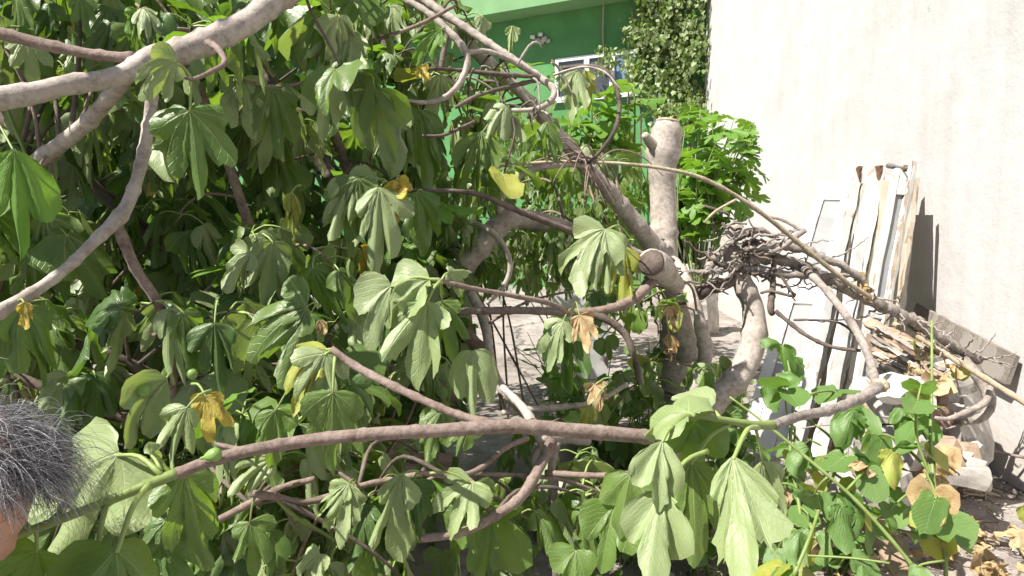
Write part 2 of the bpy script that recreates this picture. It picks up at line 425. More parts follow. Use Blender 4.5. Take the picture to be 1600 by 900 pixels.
def three_lobes(rnd, deep=0.5):
    ph = [-62 + rnd.uniform(-6, 6), 0, 62 + rnd.uniform(-6, 6)]
    return dict(ph=ph, ln=[rnd.uniform(0.6, 0.8), 1, rnd.uniform(0.6, 0.8)], bd=[-165, -30, 30, 165],
                sn=[0.2, deep * rnd.uniform(0.8, 1.2), deep * rnd.uniform(0.8, 1.2), 0.2], p=2.4, q=0.55, tip=0.06, jag=0.02)

def oak_lobes(rnd):
    ph = [-118, -78, -40, 0, 40, 78, 118]
    ln = [0.42, 0.6, 0.82, 1, 0.82, 0.6, 0.42]
    bd = [-165, -98, -59, -19, 19, 59, 98, 165]
    return dict(ph=ph, ln=[l * rnd.uniform(0.9, 1.1) for l in ln], bd=bd, sn=[0.2, 0.27, 0.36, 0.5, 0.5, 0.36, 0.27, 0.2], p=2.8, q=0.5, tip=0.02, jag=0.015)

def ovate(rnd):
    return dict(ph=[0], ln=[1.0], bd=[-172, 172], sn=[0.12, 0.12], p=0.9, q=1.0, tip=0.14, jag=0.035, ovate=True)

def blade(axis, normal, lobes, droop=1.0, fold=0.15, crinkle=0.05, seed=0, ns=8, nr=4, wid=1.0, swing=0.15):
    """unit leaf: base at the origin, midrib of the middle lobe about one unit long"""
    rnd = random.Random(seed); R = np.random.RandomState(seed)
    a = V(axis).normalized(); n = V(normal); n = (n - a * n.dot(a)).normalized(); sd = a.cross(n)
    nl = len(lobes['ph']); th, rr, sec, dl, dr = [], [], [], [], []
    if lobes.get('ovate'): ns *= 3
    ldroop = [rnd.uniform(0.4, 1.6) for _ in range(nl)]; lsw = [rnd.gauss(0, swing) for _ in range(nl)]
    llift = [rnd.gauss(0, 0.45) for _ in range(nl)]; lfold = [fold + rnd.gauss(0, 0.14) for _ in range(nl)]
    for k in range(nl):
        b0, b1, c = lobes['bd'][k], lobes['bd'][k + 1], lobes['ph'][k]
        for j in range(ns + (1 if k == nl - 1 else 0)):
            x = j / ns
            # denser near the sinuses
            x = x + 0.08 * math.sin(2 * PI * x * 1.0) * -1
            t = b0 + (b1 - b0) * x
            if t < c: u = (c - t) / (c - b0); s0 = lobes['sn'][k]
            else: u = (t - c) / (b1 - c); s0 = lobes['sn'][k + 1]
            u = min(1, max(0, u)); Lk = lobes['ln'][k]
            if lobes.get('ovate'):
                r = 0.14 + 0.86 * max(0, math.cos(math.radians(t) * 0.5)) ** 3.4
                r = max(r, 0.14 + 0.3 * (1 - (u - 0.55) ** 2 * 4) if 0.05 < u else r)
                r = max(0.12, r * (1 - 0.5 * max(0, u - 0.8) / 0.2))
            else:
                uu = min(1, u / 0.925); r = s0 + (Lk - s0) * (1 - uu ** lobes['p']) ** lobes['q'] if uu < 1 else s0
                r += lobes['tip'] * Lk * math.exp(-(u / 0.16) ** 2)
            r *= 1 + lobes['jag'] * (1 if j % 2 else -1) * rnd.uniform(0.2, 1.4)
            th.append(math.radians(t)); rr.append(r); sec.append(k); dl.append(math.radians(t - c))
            wgt = 1 - u * 0.5
            kn = max(0, k - 1) if t < c else min(nl - 1, k + 1)
            dr.append((ldroop[k] * (1 - u * 0.5) + ldroop[kn] * u * 0.5, lsw[k] * (1 - u * 0.5) + lsw[kn] * u * 0.5, llift[k] * (1 - u * 0.5) + llift[kn] * u * 0.5, lfold[k]))
    th = np.array(th); rr = np.array(rr); m = len(th)
    A, S_, Nn = np.array(a), np.array(sd), np.array(n); G = np.array((0, 0, -1.0))
    th2 = th * wid + np.array([d[1] for d in dr]) * np.abs(np.sin(th))
    D = np.outer(np.cos(th2), A) + np.outer(np.sin(th2), S_)
    drp = np.array([d[0] for d in dr]) * droop; lif = np.array([d[2] for d in dr]); fo = np.array([d[3] for d in dr])[None, :]
    pos = np.zeros((nr + 1, m, 3)); fr = [(i / nr) ** 0.92 for i in range(nr + 1)]
    for i in range(1, nr + 1):
        ds = (fr[i] - fr[i - 1]) * rr
        D = D + (drp * ds)[:, None] * G + (lif * ds)[:, None] * Nn
        D /= np.linalg.norm(D, axis=1)[:, None]
        pos[i] = pos[i - 1] + D * ds[:, None]
    tr_ = np.zeros_like(pos); tr_[1:] = pos[1:] - pos[:-1]; tr_[0] = pos[1]
    ta = np.zeros_like(pos); ta[:, 1:-1] = pos[:, 2:] - pos[:, :-2]; ta[:, 0] = pos[:, 1] - pos[:, 0]; ta[:, -1] = pos[:, -1] - pos[:, -2]
    nn = np.cross(tr_, ta); ln = np.linalg.norm(nn, axis=2)[:, :, None]
    nn = np.where(ln > 1e-9, nn / np.maximum(ln, 1e-9), Nn)
    sg = 1.0 if float((nn[-1] @ Nn).mean()) > 0 else -1.0
    fr_ = np.array(fr)[:, None]
    rho = fr_ * rr[None, :]; dla = np.array(dl)[None, :]
    T_, Sx = rho * np.cos(dla), rho * np.sin(dla)
    p1, p2, p3, p4 = R.uniform(0, 6.28, 4); f1, f2 = R.uniform(5, 8, 2)
    X2, Y2 = rho * np.cos(th)[None, :], rho * np.sin(th)[None, :]
    cr = np.sin(f1 * X2 + p1 + 1.3 * np.sin(f2 * Y2 + p2)) * 0.6 + np.sin(f2 * 1.9 * Y2 + p3 + X2 * 4) * 0.4 + np.sin(17 * X2 + 13 * Y2 + p4) * 0.25
    edge = (fr_ ** 2)
    disp = fo * (np.sqrt(Sx ** 2 + 0.0025) - 0.05) + crinkle * cr * edge + (0.02 if lobes.get('ovate') else 0.007) * np.sin(2 * PI * (T_ - 0.75 * np.abs(Sx)) * 8)
    pos = pos + nn * (sg * disp)[:, :, None]
    vs_ = [(0, 0, 0)]; 
    for i in range(1, nr + 1): vs_ += [tuple(p) for p in pos[i]]
    fs, uv = [], []
    def ix(i, j): return 0 if i == 0 else 1 + (i - 1) * m + j
    def uvp(i, j, k):
        d = th[j] - math.radians(lobes['ph'][k]); r = fr[i] * rr[j]
        return (r * math.cos(d), r * math.sin(d))
    for j in range(m - 1):
        k = sec[j]
        q = [(0, j), (1, j), (1, j + 1)]
        if sg < 0: q = q[::-1]
        # orientation: normal along the leaf's upper side
        fs.append([ix(*x) for x in q]); uv += [uvp(x[0], x[1], k) for x in q]
        for i in range(1, nr):
            q = [(i, j), (i + 1, j), (i + 1, j + 1), (i, j + 1)]
            if sg < 0: q = q[::-1]
            fs.append([ix(*x) for x in q]); uv += [uvp(x[0], x[1], k) for x in q]
    return vs_, fs, uv

def add_petiole(vs_, fs, uv, P, R, sides=5):
    tv, tf, _, _ = tube_data(P, R, sides, 0.09, cap=None)
    o = len(vs_); nf = len(fs)
    vs_ = list(vs_) + [tuple(v) for v in tv]
    fs = list(fs) + [[i + o for i in f] for f in tf]
    uv = list(uv) + [(0.5, 0.3)] * (4 * len(tf))
    mi = [0] * nf + [1] * len(tf)
    return vs_, fs, uv, mi

def proto(name, kind, lob, e, droop, fold, crinkle, seed, ns=7, nr=4, petl=0.55, wid=1.0):
    """leaf with stalk, attach point at the origin, growing towards +Y"""
    rnd = random.Random(seed)
    ea = math.radians(e)
    b = V((rnd.uniform(-.08, .08), petl * 0.75, petl * (0.25 if e > -50 else -0.05)))
    ax = V((0, math.cos(ea), math.sin(ea))); nm = V((rnd.uniform(-.25, .25), -math.sin(ea), math.cos(ea)))
    v, f, uv = blade(ax, nm, lob, droop, fold, crinkle, seed, ns, nr, wid)
    v = [V(x) + b for x in v]
    mid = b * 0.55 + V((0, 0, petl * 0.12))
    v, f, uv, mi = add_petiole(v, f, uv, [V((0, 0, 0)), mid, b, b + ax * 0.05], [0.02, 0.017, 0.014, 0.01])
    return mesh(name, v, f, [LM[kind], M_PET], uv, True, mi)

RP = random.Random(5)
PROTO = {'green': [], 'dark': [], 'dusty': [], 'bright': [], 'yellow': [], 'dry': [], 'vine': [], 'lime': [], 'oak': []}
for i in range(18):
    e = [-35, -55, -68, -80, -74, -86][i % 6]
    PROTO['green' if i < 11 else 'dusty'].append(proto('fig_leaf_mesh', 'green' if i < 11 else 'dusty', fig_lobes(RP, RP.uniform(0.32, 0.5)) if i % 4 else three_lobes(RP),
        e, RP.uniform(1.4, 4.2), RP.uniform(-0.6, -0.1) if i % 3 else RP.uniform(0.1, 0.4), RP.uniform(0.05, 0.1), 100 + i, 8, 6, RP.uniform(.4, .7), RP.uniform(0.55, 0.85)))
for i in range(6):
    PROTO['dark'].append(proto('shaded_leaf_mesh', 'dark', fig_lobes(RP, RP.uniform(0.32, 0.5)), [-45, -65, -82][i % 3], RP.uniform(1.4, 3.5), RP.uniform(-0.5, 0.2), 0.08, 200 + i, 7, 5, .55, RP.uniform(0.55, 0.85)))
for i in range(4):
    PROTO['bright'].append(proto('young_leaf_mesh', 'bright', fig_lobes(RP, 0.45), [10, -10, -25, -5][i], RP.uniform(0.2, 0.7), 0.12, 0.04, 300 + i, 7, 4))
    PROTO['oak'].append(proto('lobed_leaf_mesh', 'bright', oak_lobes(RP), [15, 0, -15, -30][i], RP.uniform(0.1, 0.5), 0.12, 0.04, 340 + i, 5, 3))
    PROTO['vine'].append(proto('vine_leaf_mesh', 'vine', ovate(RP), [-10, -30, -55, -70][i], RP.uniform(0.2, 0.9), 0.2, 0.04, 400 + i, 7, 5, 0.35))
    PROTO['lime'].append(proto('turning_leaf_mesh', 'lime', ovate(RP), [-20, -40, -60, -75][i], RP.uniform(0.4, 1.2), 0.3, 0.07, 440 + i, 7, 5, 0.35))
    PROTO['dry'].append(proto('dry_leaf_mesh', 'dry', fig_lobes(RP, 0.4) if i % 2 else three_lobes(RP), [-20, 10, -50, -70][i], RP.uniform(-1.6, 3.4), 0.9, 0.2, 500 + i, 7, 5, 0.25))
for i in range(2):
    PROTO['yellow'].append(proto('yellow_leaf_mesh', 'yellow', fig_lobes(RP, 0.4), -70, 2.2, 0.4, 0.1, 600 + i, 7, 4))

# ------------------------------------------------------------------ leaf placement
def put_leaf(parent, kind, pos, yaw, size, rnd, tilt=0.25, name='leaf'):
    o = link(name, rnd.choice(PROTO[kind]), parent, pos)
    o.rotation_euler = (rnd.gauss(0, tilt), rnd.gauss(0, tilt), yaw)
    o.scale = (size * rnd.choice((1, 1, -1)) * rnd.uniform(0.9, 1.1), size, size)
    return o

def hero(parent, base, tip, kind='green', attach=None, wid=1.0, droop=0.5, fold=0.12, crinkle=0.055, roll=0, deep=0.42, seed=0, up=0.35, lob=None, name='leaf', prad=0.0028):
    B = at(*base); T = at(*tip); ax = T - B; Ln = ax.length
    nm = (CAM - B).normalized() + V((0, 0, up))
    nm = Matrix.Rotation(math.radians(roll), 3, ax.normalized()) @ nm
    rnd = random.Random(seed + 17)
    lb = {'fig': fig_lobes(rnd, deep), 'three': three_lobes(rnd, deep), 'ovate': ovate(rnd), None: fig_lobes(rnd, deep)}[lob]
    if kind in ('green', 'dark', 'dusty', 'bright', 'lime') and lob != 'ovate':
        fold = -rnd.uniform(0.12, 0.5) if rnd.random() < 0.75 else fold + 0.15
        droop = droop * 1.7 + 0.3; crinkle *= 1.35; wid *= 0.84
    v, f, uv = blade(ax, nm, lb, droop, fold, crinkle, seed, 12, 8, wid)
    v = [V(x) * Ln for x in v]
    o = link(name, mesh('leaf_blade', v, f, [LM[kind]], uv), parent, B)
    if attach is not None:
        A = at(*attach) - B
        mid = A * 0.5 + V((0, 0, 0.12 * A.length))
        tv, tf, _, _ = tube_data([V((0, 0, 0)) + ax * 0.03, mid, A], [prad * 0.7, prad * 0.9, prad * 1.2], 6, 0.012, cap='flat')
        link('petiole', mesh('petiole', tv, tf, [M_PET]), o, B)
    return o

def branch(parent, L, mat='pale', nodes=0.06, sides=10, rough=0.05, seed=0, name='branch', step=0.012, wob=0.0, cap='flat'):
    P, R = px_pts(L)
    v, f, pts, rad = tube_data(P, R, sides, step, nodes, rough, seed, wob, cap)
    link(name, mesh(name, v, f, [BK[mat] if isinstance(mat, str) else mat]), parent, (0, 0, 0))
    return pts, rad

def smooth_twig(parent, Q, Pt, r0, r1, rnd, mat, sag=0.12, name='twig', wob=0.0, rough=0.04):
    d = Pt - Q; l = d.length
    side = V((rnd.gauss(0, 1), rnd.gauss(0, 1), rnd.gauss(0, .6))).normalized() * l * 0.12
    m1 = Q + d * 0.35 + side + V((0, 0, sag * l)); m2 = Q + d * 0.72 + side * 0.6 + V((0, 0, sag * l * 0.9))
    v, f, pts, rad = tube_data([Q, m1, m2, Pt], [r0, r0 * 0.85, (r0 + r1) / 2, r1], 6, 0.03 if not wob else 0.018, 0.045, rough, rnd.randint(0, 9999), wob)
    link(name, mesh(name, v, f, [mat]), parent, (0, 0, 0))
    return pts

def populate(parent, anchors, sampler, n_twigs, rnd, kinds, size=(0.13, 0.22), maxd=0.9, per=(4, 6), mat=None, budget=300, figs=0.0):
    made = 0
    A = np.array([tuple(a) for a in anchors])
    for _ in range(n_twigs):
        if made >= budget: break
        P = sampler(rnd)
        if P is None or P.z < 0.12: continue
        dd = np.linalg.norm(A - np.array(tuple(P)), axis=1)
        ok = np.where(dd < maxd)[0]
        if len(ok) == 0:
            j = int(dd.argmin())
            if dd[j] > maxd * 1.8: continue
        else:
            w = ok[np.argsort(dd[ok])[:12]]; j = int(rnd.choice(list(w)))
        Q = V(A[j]); Ln = (P - Q).length
        if Ln < 0.08: continue
        pts = smooth_twig(parent, Q, P, min(0.0075, 0.0038 + Ln * 0.004), 0.0028, rnd, mat or (BK['dark'] if rnd.random() < 0.5 else (BK['brown'] if rnd.random() < 0.6 else M_STEMG)))
        dirv = (pts[-1] - pts[max(0, len(pts) - 6)]); yaw0 = math.atan2(-dirv.x, dirv.y)
        k = rnd.randint(*per); a0 = rnd.uniform(0, 6.28)
        for i in range(k):
            if made >= budget: break
            t = 1 - i * 0.045 * rnd.uniform(0.7, 1.3)
            p = pts[max(0, min(len(pts) - 1, int(t * (len(pts) - 1))))]
            yaw = yaw0 + rnd.gauss(0, 0.5) if i == 0 else a0 + i * 2.4 + rnd.gauss(0, 0.3)
            kd = rnd.choices([x[0] for x in kinds], [x[1] for x in kinds])[0]
            put_leaf(parent, kd, p, yaw, rnd.uniform(*size), rnd); made += 1
        if rnd.random() < figs:
            put_fig(parent, pts[-3] + V((rnd.uniform(-.01, .01), rnd.uniform(-.01, .01), 0.012)), rnd.uniform(0.7, 1.1))
    return made

def lathe(prof, n=10):
    v, f = [], []
    for r, z in prof:
        for k in range(n):
            a = 2 * PI * k / n; v.append((r * math.cos(a), r * math.sin(a), z))
    for i in range(len(prof) - 1):
        for k in range(n):
            k2 = (k + 1) % n; f.append((i * n + k, i * n + k2, (i + 1) * n + k2, (i + 1) * n + k))
    f.append(tuple(range(n))[::-1]); f.append(tuple((len(prof) - 1) * n + k for k in range(n)))
    return v, f
_fv, _ff = lathe([(0.0025, -0.022), (0.003, -0.016), (0.007, -0.011), (0.0115, -0.003), (0.0125, 0.004), (0.0105, 0.010), (0.006, 0.0135), (0.002, 0.0145)])
FIG_ME = mesh('fig_mesh', _fv, _ff, [M_FIG])
def put_fig(parent, pos, s=1.0, rot=None):
    o = link('fig_fruit', FIG_ME, parent, pos); o.scale = (s, s, s)
    o.rotation_euler = rot or (random.Random(int(s * 1e6)).uniform(-0.8, 0.8), 0.4, 0)
    return o

def stuff_leaves(name, parent, kinds, pts, sizes, rnd, lod):
    """many far leaves joined as one part"""
    VV, FF, UV, n = [], [], [], 0
    for p, s in zip(pts, sizes):
        v, f, uv = rnd.choice(lod)
        yaw = rnd.uniform(0, 6.28); M = (Matrix.Rotation(yaw, 3, 'Z') @ Matrix.Rotation(rnd.gauss(0, 0.3), 3, 'X') @ Matrix.Rotation(rnd.gauss(0, 0.3), 3, 'Y'))
        arr = np.asarray(v) @ (np.array(M).T * s) + np.array(tuple(p))
        VV.append(arr); FF += [[i + n for i in q] for q in f]; UV += uv; n += len(v)
    me = mesh(name, np.concatenate(VV), FF, [LM[kinds]], UV)
    o = link(name, me, parent, (0, 0, 0)); o['kind'] = 'stuff'
    return o

# ------------------------------------------------------------------ boxes and boards
def box_mesh(name, c, ax, ay, az, mat, chip=0.0, seed=0, seg=1, bevel=0.0):
    """c centre; ax, ay, az half-extent vectors (az = long axis, ax = width)"""
    rnd = random.Random(seed); bm = bmesh.new(); uvl = bm.loops.layers.uv.new('vein')
    rings = []
    for i in range(seg + 1):
        t = -1 + 2 * i / seg; ring = []
        for sx, sy in ((-1, -1), (1, -1), (1, 1), (-1, 1)):
            p = V(c) + V(ax) * sx + V(ay) * sy + V(az) * t
            if chip: p += (V(ax).normalized() * rnd.gauss(0, chip) + V(ay).normalized() * rnd.gauss(0, chip * 0.6))
            if chip and i in (0, seg): p += V(az).normalized() * rnd.gauss(0, chip * 2)
            ring.append(bm.verts.new(p))
        rings.append(ring)
    sz = V(az).length * 2
    def face(vl, us):
        f = bm.faces.new(vl)
        for lp, u in zip(f.loops, us): lp[uvl].uv = u
    for i in range(seg):
        v0, v1 = i / seg * sz, (i + 1) / seg * sz
        for k in range(4):
            k2 = (k + 1) % 4; u0, u1 = (0, 1) if k in (0,) else ((1, 0) if k == 2 else (0, 0.12))
            face((rings[i][k], rings[i][k2], rings[i + 1][k2], rings[i + 1][k]), ((u0, v0), (u1, v0), (u1, v1), (u0, v1)))
    face(rings[0][::-1], ((0, 0), (1, 0), (1, .1), (0, .1))); face(rings[-1], ((0, 0), (1, 0), (1, .1), (0, .1)))
    bmesh.ops.recalc_face_normals(bm, faces=bm.faces)
    if bevel:
        es = [e for e in bm.edges if e.calc_face_angle(0) > 0.7]
        bmesh.ops.bevel(bm, geom=es, offset=bevel, segments=1, affect='EDGES')
    me = bpy.data.meshes.new(name); bm.to_mesh(me); bm.free(); me.materials.append(mat)
    return me

def chunk_mesh(name, s, mat, seed, box=0.6):
    rnd = random.Random(seed); bm = bmesh.new()
    bmesh.ops.create_cube(bm, size=2)
    bmesh.ops.subdivide_edges(bm, edges=bm.edges, cuts=2, use_grid_fill=True)
    ph = [rnd.uniform(0, 6.28) for _ in range(6)]
    for v in bm.verts:
        c = v.co; sph = c.normalized() * 1.2; q = c * box + sph * (1 - box)
        k = 1 + 0.13 * math.sin(c.x * 2.3 + ph[0] + c.y) + 0.12 * math.sin(c.y * 2.7 + ph[1] + c.z * 1.4) + rnd.uniform(-.05, .05)
        v.co = V((q.x * s[0], q.y * s[1], q.z * s[2])) * k
    me = bpy.data.meshes.new(name); bm.to_mesh(me); bm.free(); me.materials.append(mat)
    return me

# ================================================================== THE SETTING
# ground: one sheet, slightly uneven near the yard
gx = np.concatenate([np.linspace(-60, -6, 12), np.linspace(-5, 6, 56), np.linspace(7, 60, 12)])
gy = np.concatenate([np.linspace(-30, -1, 10), np.linspace(-0.5, 14, 70), np.linspace(15, 90, 14)])
rg = random.Random(3); gv = []
for y in gy:
    for x in gx:
        near = -5 <= x <= 6 and -0.5 <= y <= 14
        gv.append((x, y, (0.012 * math.sin(x * 2.1 + y * 1.3) + rg.uniform(-0.006, 0.006)) if near else 0))
nx = len(gx)
gf = [(j * nx + i, j * nx + i + 1, (j + 1) * nx + i + 1, (j + 1) * nx + i) for j in range(len(gy) - 1) for i in range(nx - 1)]
tag(link('ground', mesh('ground', gv, gf, [M_GROUND])), 'worn grey brown concrete yard floor', None, None, 'structure')

# white wall on the right with a doorway near its far end
def slab(name, parent, p0, p1, z0, z1, th, mat, nrm, res=0.0, seed=0):
    """vertical slab between ground points p0 and p1; front face at p0-p1, body behind (against nrm)"""
    d = (p1 - p0); c = (p0 + p1) * 0.5
    c = V((c.x, c.y, (z0 + z1) / 2)) - nrm * (th / 2)
    me = box_mesh(name, c, V((d.x / 2, d.y / 2, 0)), nrm * (th / 2), V((0, 0, (z1 - z0) / 2)), mat)
    return link(name, me, parent, (0, 0, 0))
def wall_at(px):
    p = wallpt(px, 330); return V((p.x, p.y, 0))
w_near = WA - WD * 5.5; w_d1 = wall_at(1127); w_d0 = wall_at(1100); w_far = wall_at(1094)
wt = thing('white_wall', 'tall white stuccoed house wall behind the leaning door boards', 'wall', tuple(WA))
slab('wall_face', wt, w_near, w_d1, -0.1, 6.2, 0.3, M_WALL, WN)
slab('lintel', wt, w_d1, w_d0, 2.02, 6.2, 0.3, M_WALL, WN)
slab('wall_end', wt, w_d0, w_far, -0.1, 6.2, 0.3, M_WALL, WN)
# room behind the doorway, its shade painted as dark walls
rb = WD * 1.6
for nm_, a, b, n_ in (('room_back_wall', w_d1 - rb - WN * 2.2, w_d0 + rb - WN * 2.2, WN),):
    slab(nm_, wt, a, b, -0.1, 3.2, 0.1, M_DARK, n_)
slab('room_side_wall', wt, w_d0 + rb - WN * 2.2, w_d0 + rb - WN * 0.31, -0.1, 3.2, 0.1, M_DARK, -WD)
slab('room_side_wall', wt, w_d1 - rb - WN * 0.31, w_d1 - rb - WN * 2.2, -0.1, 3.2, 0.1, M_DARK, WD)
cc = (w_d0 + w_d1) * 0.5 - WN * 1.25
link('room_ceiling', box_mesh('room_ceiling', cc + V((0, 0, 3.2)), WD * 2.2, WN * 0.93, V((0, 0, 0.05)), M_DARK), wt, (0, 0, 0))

# green house behind
gh = thing('green_house', 'green painted two storey house with a white framed window', 'house', (FO.x, FO.y, 0))
def fac_box(name, parent, px0, px1, y0, y1, off0, off1, mat, ref=None):
    """box on the facade: horizontal extent by pixel, vertical extent as heights (m)"""
    a = facpt(px0, 120); b = facpt(px1, 120); a.z = b.z = 0
    c = (a + b) / 2 + FN * ((off0 + off1) / 2); h = (b - a) / 2
    me = box_mesh(name, c + V((0, 0, (y0 + y1) / 2)), h, FN * ((off1 - off0) / 2), V((0, 0, (y1 - y0) / 2)), mat)
    return link(name, me, parent, (0, 0, 0))
def fz(px, py): return facpt(px, py).z
z_fas = fz(870, 20); z_wt = fz(935, 84)        # fascia underside, window top
z_wb = z_wt - 0.85
wl, wr_ = 868, 1000
fac_box('wall', gh, -900, wl, -0.1, z_fas - 0.004, -0.3, 0, M_GREEN)
fac_box('wall', gh, wr_, 1060, -0.1, z_fas - 0.004, -0.3, 0, M_GREEN)
fac_box('wall', gh, 1102, 1150, -0.1, z_fas - 0.004, -0.3, 0, M_GREEN)
fac_box('door_lintel', gh, 1060, 1102, 2.1, z_fas - 0.004, -0.3, 0, M_GREEN)
fac_box('passage_back', gh, 1040, 1130, -0.1, 2.6, -3.0, -2.9, M_DARK)  # passage surfaces darkened in colour to hold the opening's shade
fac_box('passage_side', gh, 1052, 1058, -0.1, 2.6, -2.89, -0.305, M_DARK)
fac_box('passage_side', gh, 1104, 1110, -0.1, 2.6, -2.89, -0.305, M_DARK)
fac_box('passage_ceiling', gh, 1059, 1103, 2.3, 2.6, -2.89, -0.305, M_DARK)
fac_box('wall', gh, wl, wr_, z_wt, z_fas - 0.004, -0.3, 0, M_GREEN)
fac_box('wall', gh, wl, wr_, -0.1, z_wb, -0.3, 0, M_GREEN)
fac_box('balcony_slab', gh, -900, 1150, z_fas, z_fas + 0.62, -0.3, 0.62, M_GREEN2)
fac_box('upper_wall', gh, -900, 1150, z_fas + 0.624, z_fas + 3.2, -0.3, -0.02, M_GREEN)
win = fac_box('window', gh, wl, wr_, z_wb + 0.003, z_wb + 0.07, -0.06, 0.03, M_PVC)
fac_box('frame', win, wl, wr_, z_wt - 0.075, z_wt - 0.003, -0.06, 0.03, M_PVC)
for a, b in ((wl, wl + 5), (913, 921), (953, 961), (wr_ - 5, wr_)):
    fac_box('frame', win, a, b, z_wb + 0.073, z_wt - 0.078, -0.058, 0.028, M_PVC)
fac_box('pane', win, wl + 5.2, 912.8, z_wb + 0.073, z_wt - 0.078, -0.02, -0.01, M_GLASS)
fac_box('pane', win, 921.2, 952.8, z_wb + 0.073, z_wt - 0.078, -0.02, -0.01, M_GLASS)
fac_box('pane', win, 961.2, wr_ - 5.2, z_wb + 0.073, z_wt - 0.078, -0.02, -0.01, M_GLASSB)
fac_box('window_sill', win, wl - 6, wr_ + 6, z_wb - 0.05, z_wb, 0.003, 0.09, M_PVC)
# white downpipe and hanging cable, broken wall lamp
pp = facpt(1029, 20, 0.12)
v, f, _, _ = tube_data([V((pp.x, pp.y, 0.3)), V((pp.x, pp.y, z_fas + 3))], [0.045, 0.045], 10, 0.5, cap='flat')
tag(link('drain_pipe', mesh('drain_pipe', v, f, [M_PVC])), 'white vertical drain pipe on the green house', 'pipe')
cb = [facpt(944, -40, 0.1), facpt(943, 10, 0.1), facpt(942, 50, 0.06), facpt(944, 85, 0.05), facpt(948, 96, 0.05)]
v, f, _, _ = tube_data(cb, [0.016] * 5, 6, 0.05)
tag(link('hanging_cable', mesh('hanging_cable', v, f, [M_CABLE])), 'beige cable hanging down the green facade', 'cable')
lf = thing('wall_fitting', 'broken pale fitting fixed to the shaded green facade', 'fitting', tuple(facpt(846, 62)))
for i, (a, b, s) in enumerate(((832, 58, .045), (844, 54, .045), (840, 64, .06), (850, 62, .055), (857, 64, .04), (846, 66, .05))):
    link('lamp_lump', chunk_mesh('lamp_lump', (s, s * 0.9, s * 0.8), M_PLASTER if i < 2 else M_CONC, i), lf, facpt(a, b, 0.04))

# ================================================================== THE TREES
ft = thing('fig_tree', 'sawn off fig tree with thick pale trunk and arching stems', 'tree', tuple(ground(1060, 800)))
T1, _ = branch(ft, [(1070, 800, 3.75, 80), (1062, 640, 3.8, 64), (1050, 500, 3.85, 54), (1040, 400, 3.95, 47), (1036, 320, 4, 45), (1034, 270, 4, 48), (1035, 243, 4, 66), (1038, 222, 4, 62), (1042, 205, 4, 50), (1043, 190, 4, 40)], 'pale', 0.25, 16, 0.06, 1, 'trunk', 0.03)
branch(ft, [(1030, 236, 3.97, 26), (1016, 222, 3.92, 19), (1007, 210, 3.88, 12)], 'pale', 0, 10, 0.08, 2, 'stub')
v, f, _, _ = tube_data([at(1043, 192, 4), at(1043.5, 188.5, 4)], [0.072, 0.068], 14, 0.02, 0, 0.04, 3)
link('sawn_cut', mesh('sawn_cut', v, f, [M_CUT]), ft, (0, 0, 0))
T2, _ = branch(ft, [(1050, 800, 3.4, 56), (1080, 690, 3.3, 50), (1112, 632, 3.3, 46), (1156, 585, 3.33, 46), (1178, 530, 3.38, 43), (1176, 480, 3.4, 38), (1160, 440, 3.42, 35), (1147, 405, 3.45, 34), (1138, 380, 3.45, 30), (1145, 362, 3.45, 24), (1160, 355, 3.42, 18)], 'pale', 0.2, 14, 0.05, 4, 'trunk', 0.025)
T3, _ = branch(ft, [(1040, 760, 3.25, 30), (1070, 640, 3.2, 27), (1096, 578, 3.2, 26), (1102, 545, 3.2, 25), (1093, 505, 3.2, 25), (1080, 462, 3.25, 23), (1066, 430, 3.4, 24), (1050, 410, 3.55, 26)], 'pale', 0.12, 12, 0.05, 5, 'trunk', 0.02)
T4, _ = branch(ft, [(1075, 560, 3.7, 44), (1058, 480, 3.62, 42), (1032, 405, 3.5, 38), (1000, 358, 3.4, 33), (955, 303, 3.3, 29), (905, 248, 3.2, 26), (865, 203, 3.1, 24), (820, 150, 3.05, 22), (770, 105, 3.0, 24), (735, 70, 2.95, 26), (690, 30, 2.9, 24), (640, -30, 2.9, 24)], 'pale', 0.12, 12, 0.05, 6, 'branch', 0.02)
T7, _ = branch(ft, [(640, 520, 3.3, 48), (700, 438, 3.25, 46), (738, 398, 3.22, 42), (772, 362, 3.2, 40), (797, 342, 3.2, 42), (826, 343, 3.25, 34), (880, 356, 3.35, 30), (960, 385, 3.5, 32), (1040, 430, 3.7, 36)], 'pale', 0.15, 12, 0.06, 7, 'branch', 0.02)
branch(ft, [(783, 345, 3.2, 16), (782, 310, 3.15, 14), (800, 283, 3.1, 14), (835, 264, 3.1, 14), (890, 256, 3.15, 13), (930, 262, 3.2, 12)], 'pale', 0.1, 8, 0.05, 8)
branch(ft, [(735, 345, 2.95, 9), (768, 362, 2.9, 10), (790, 390, 2.9, 11), (797, 420, 2.9, 10), (785, 450, 2.9, 9), (760, 475, 2.9, 8)], 'pale', 0.08, 8, 0.05, 9)
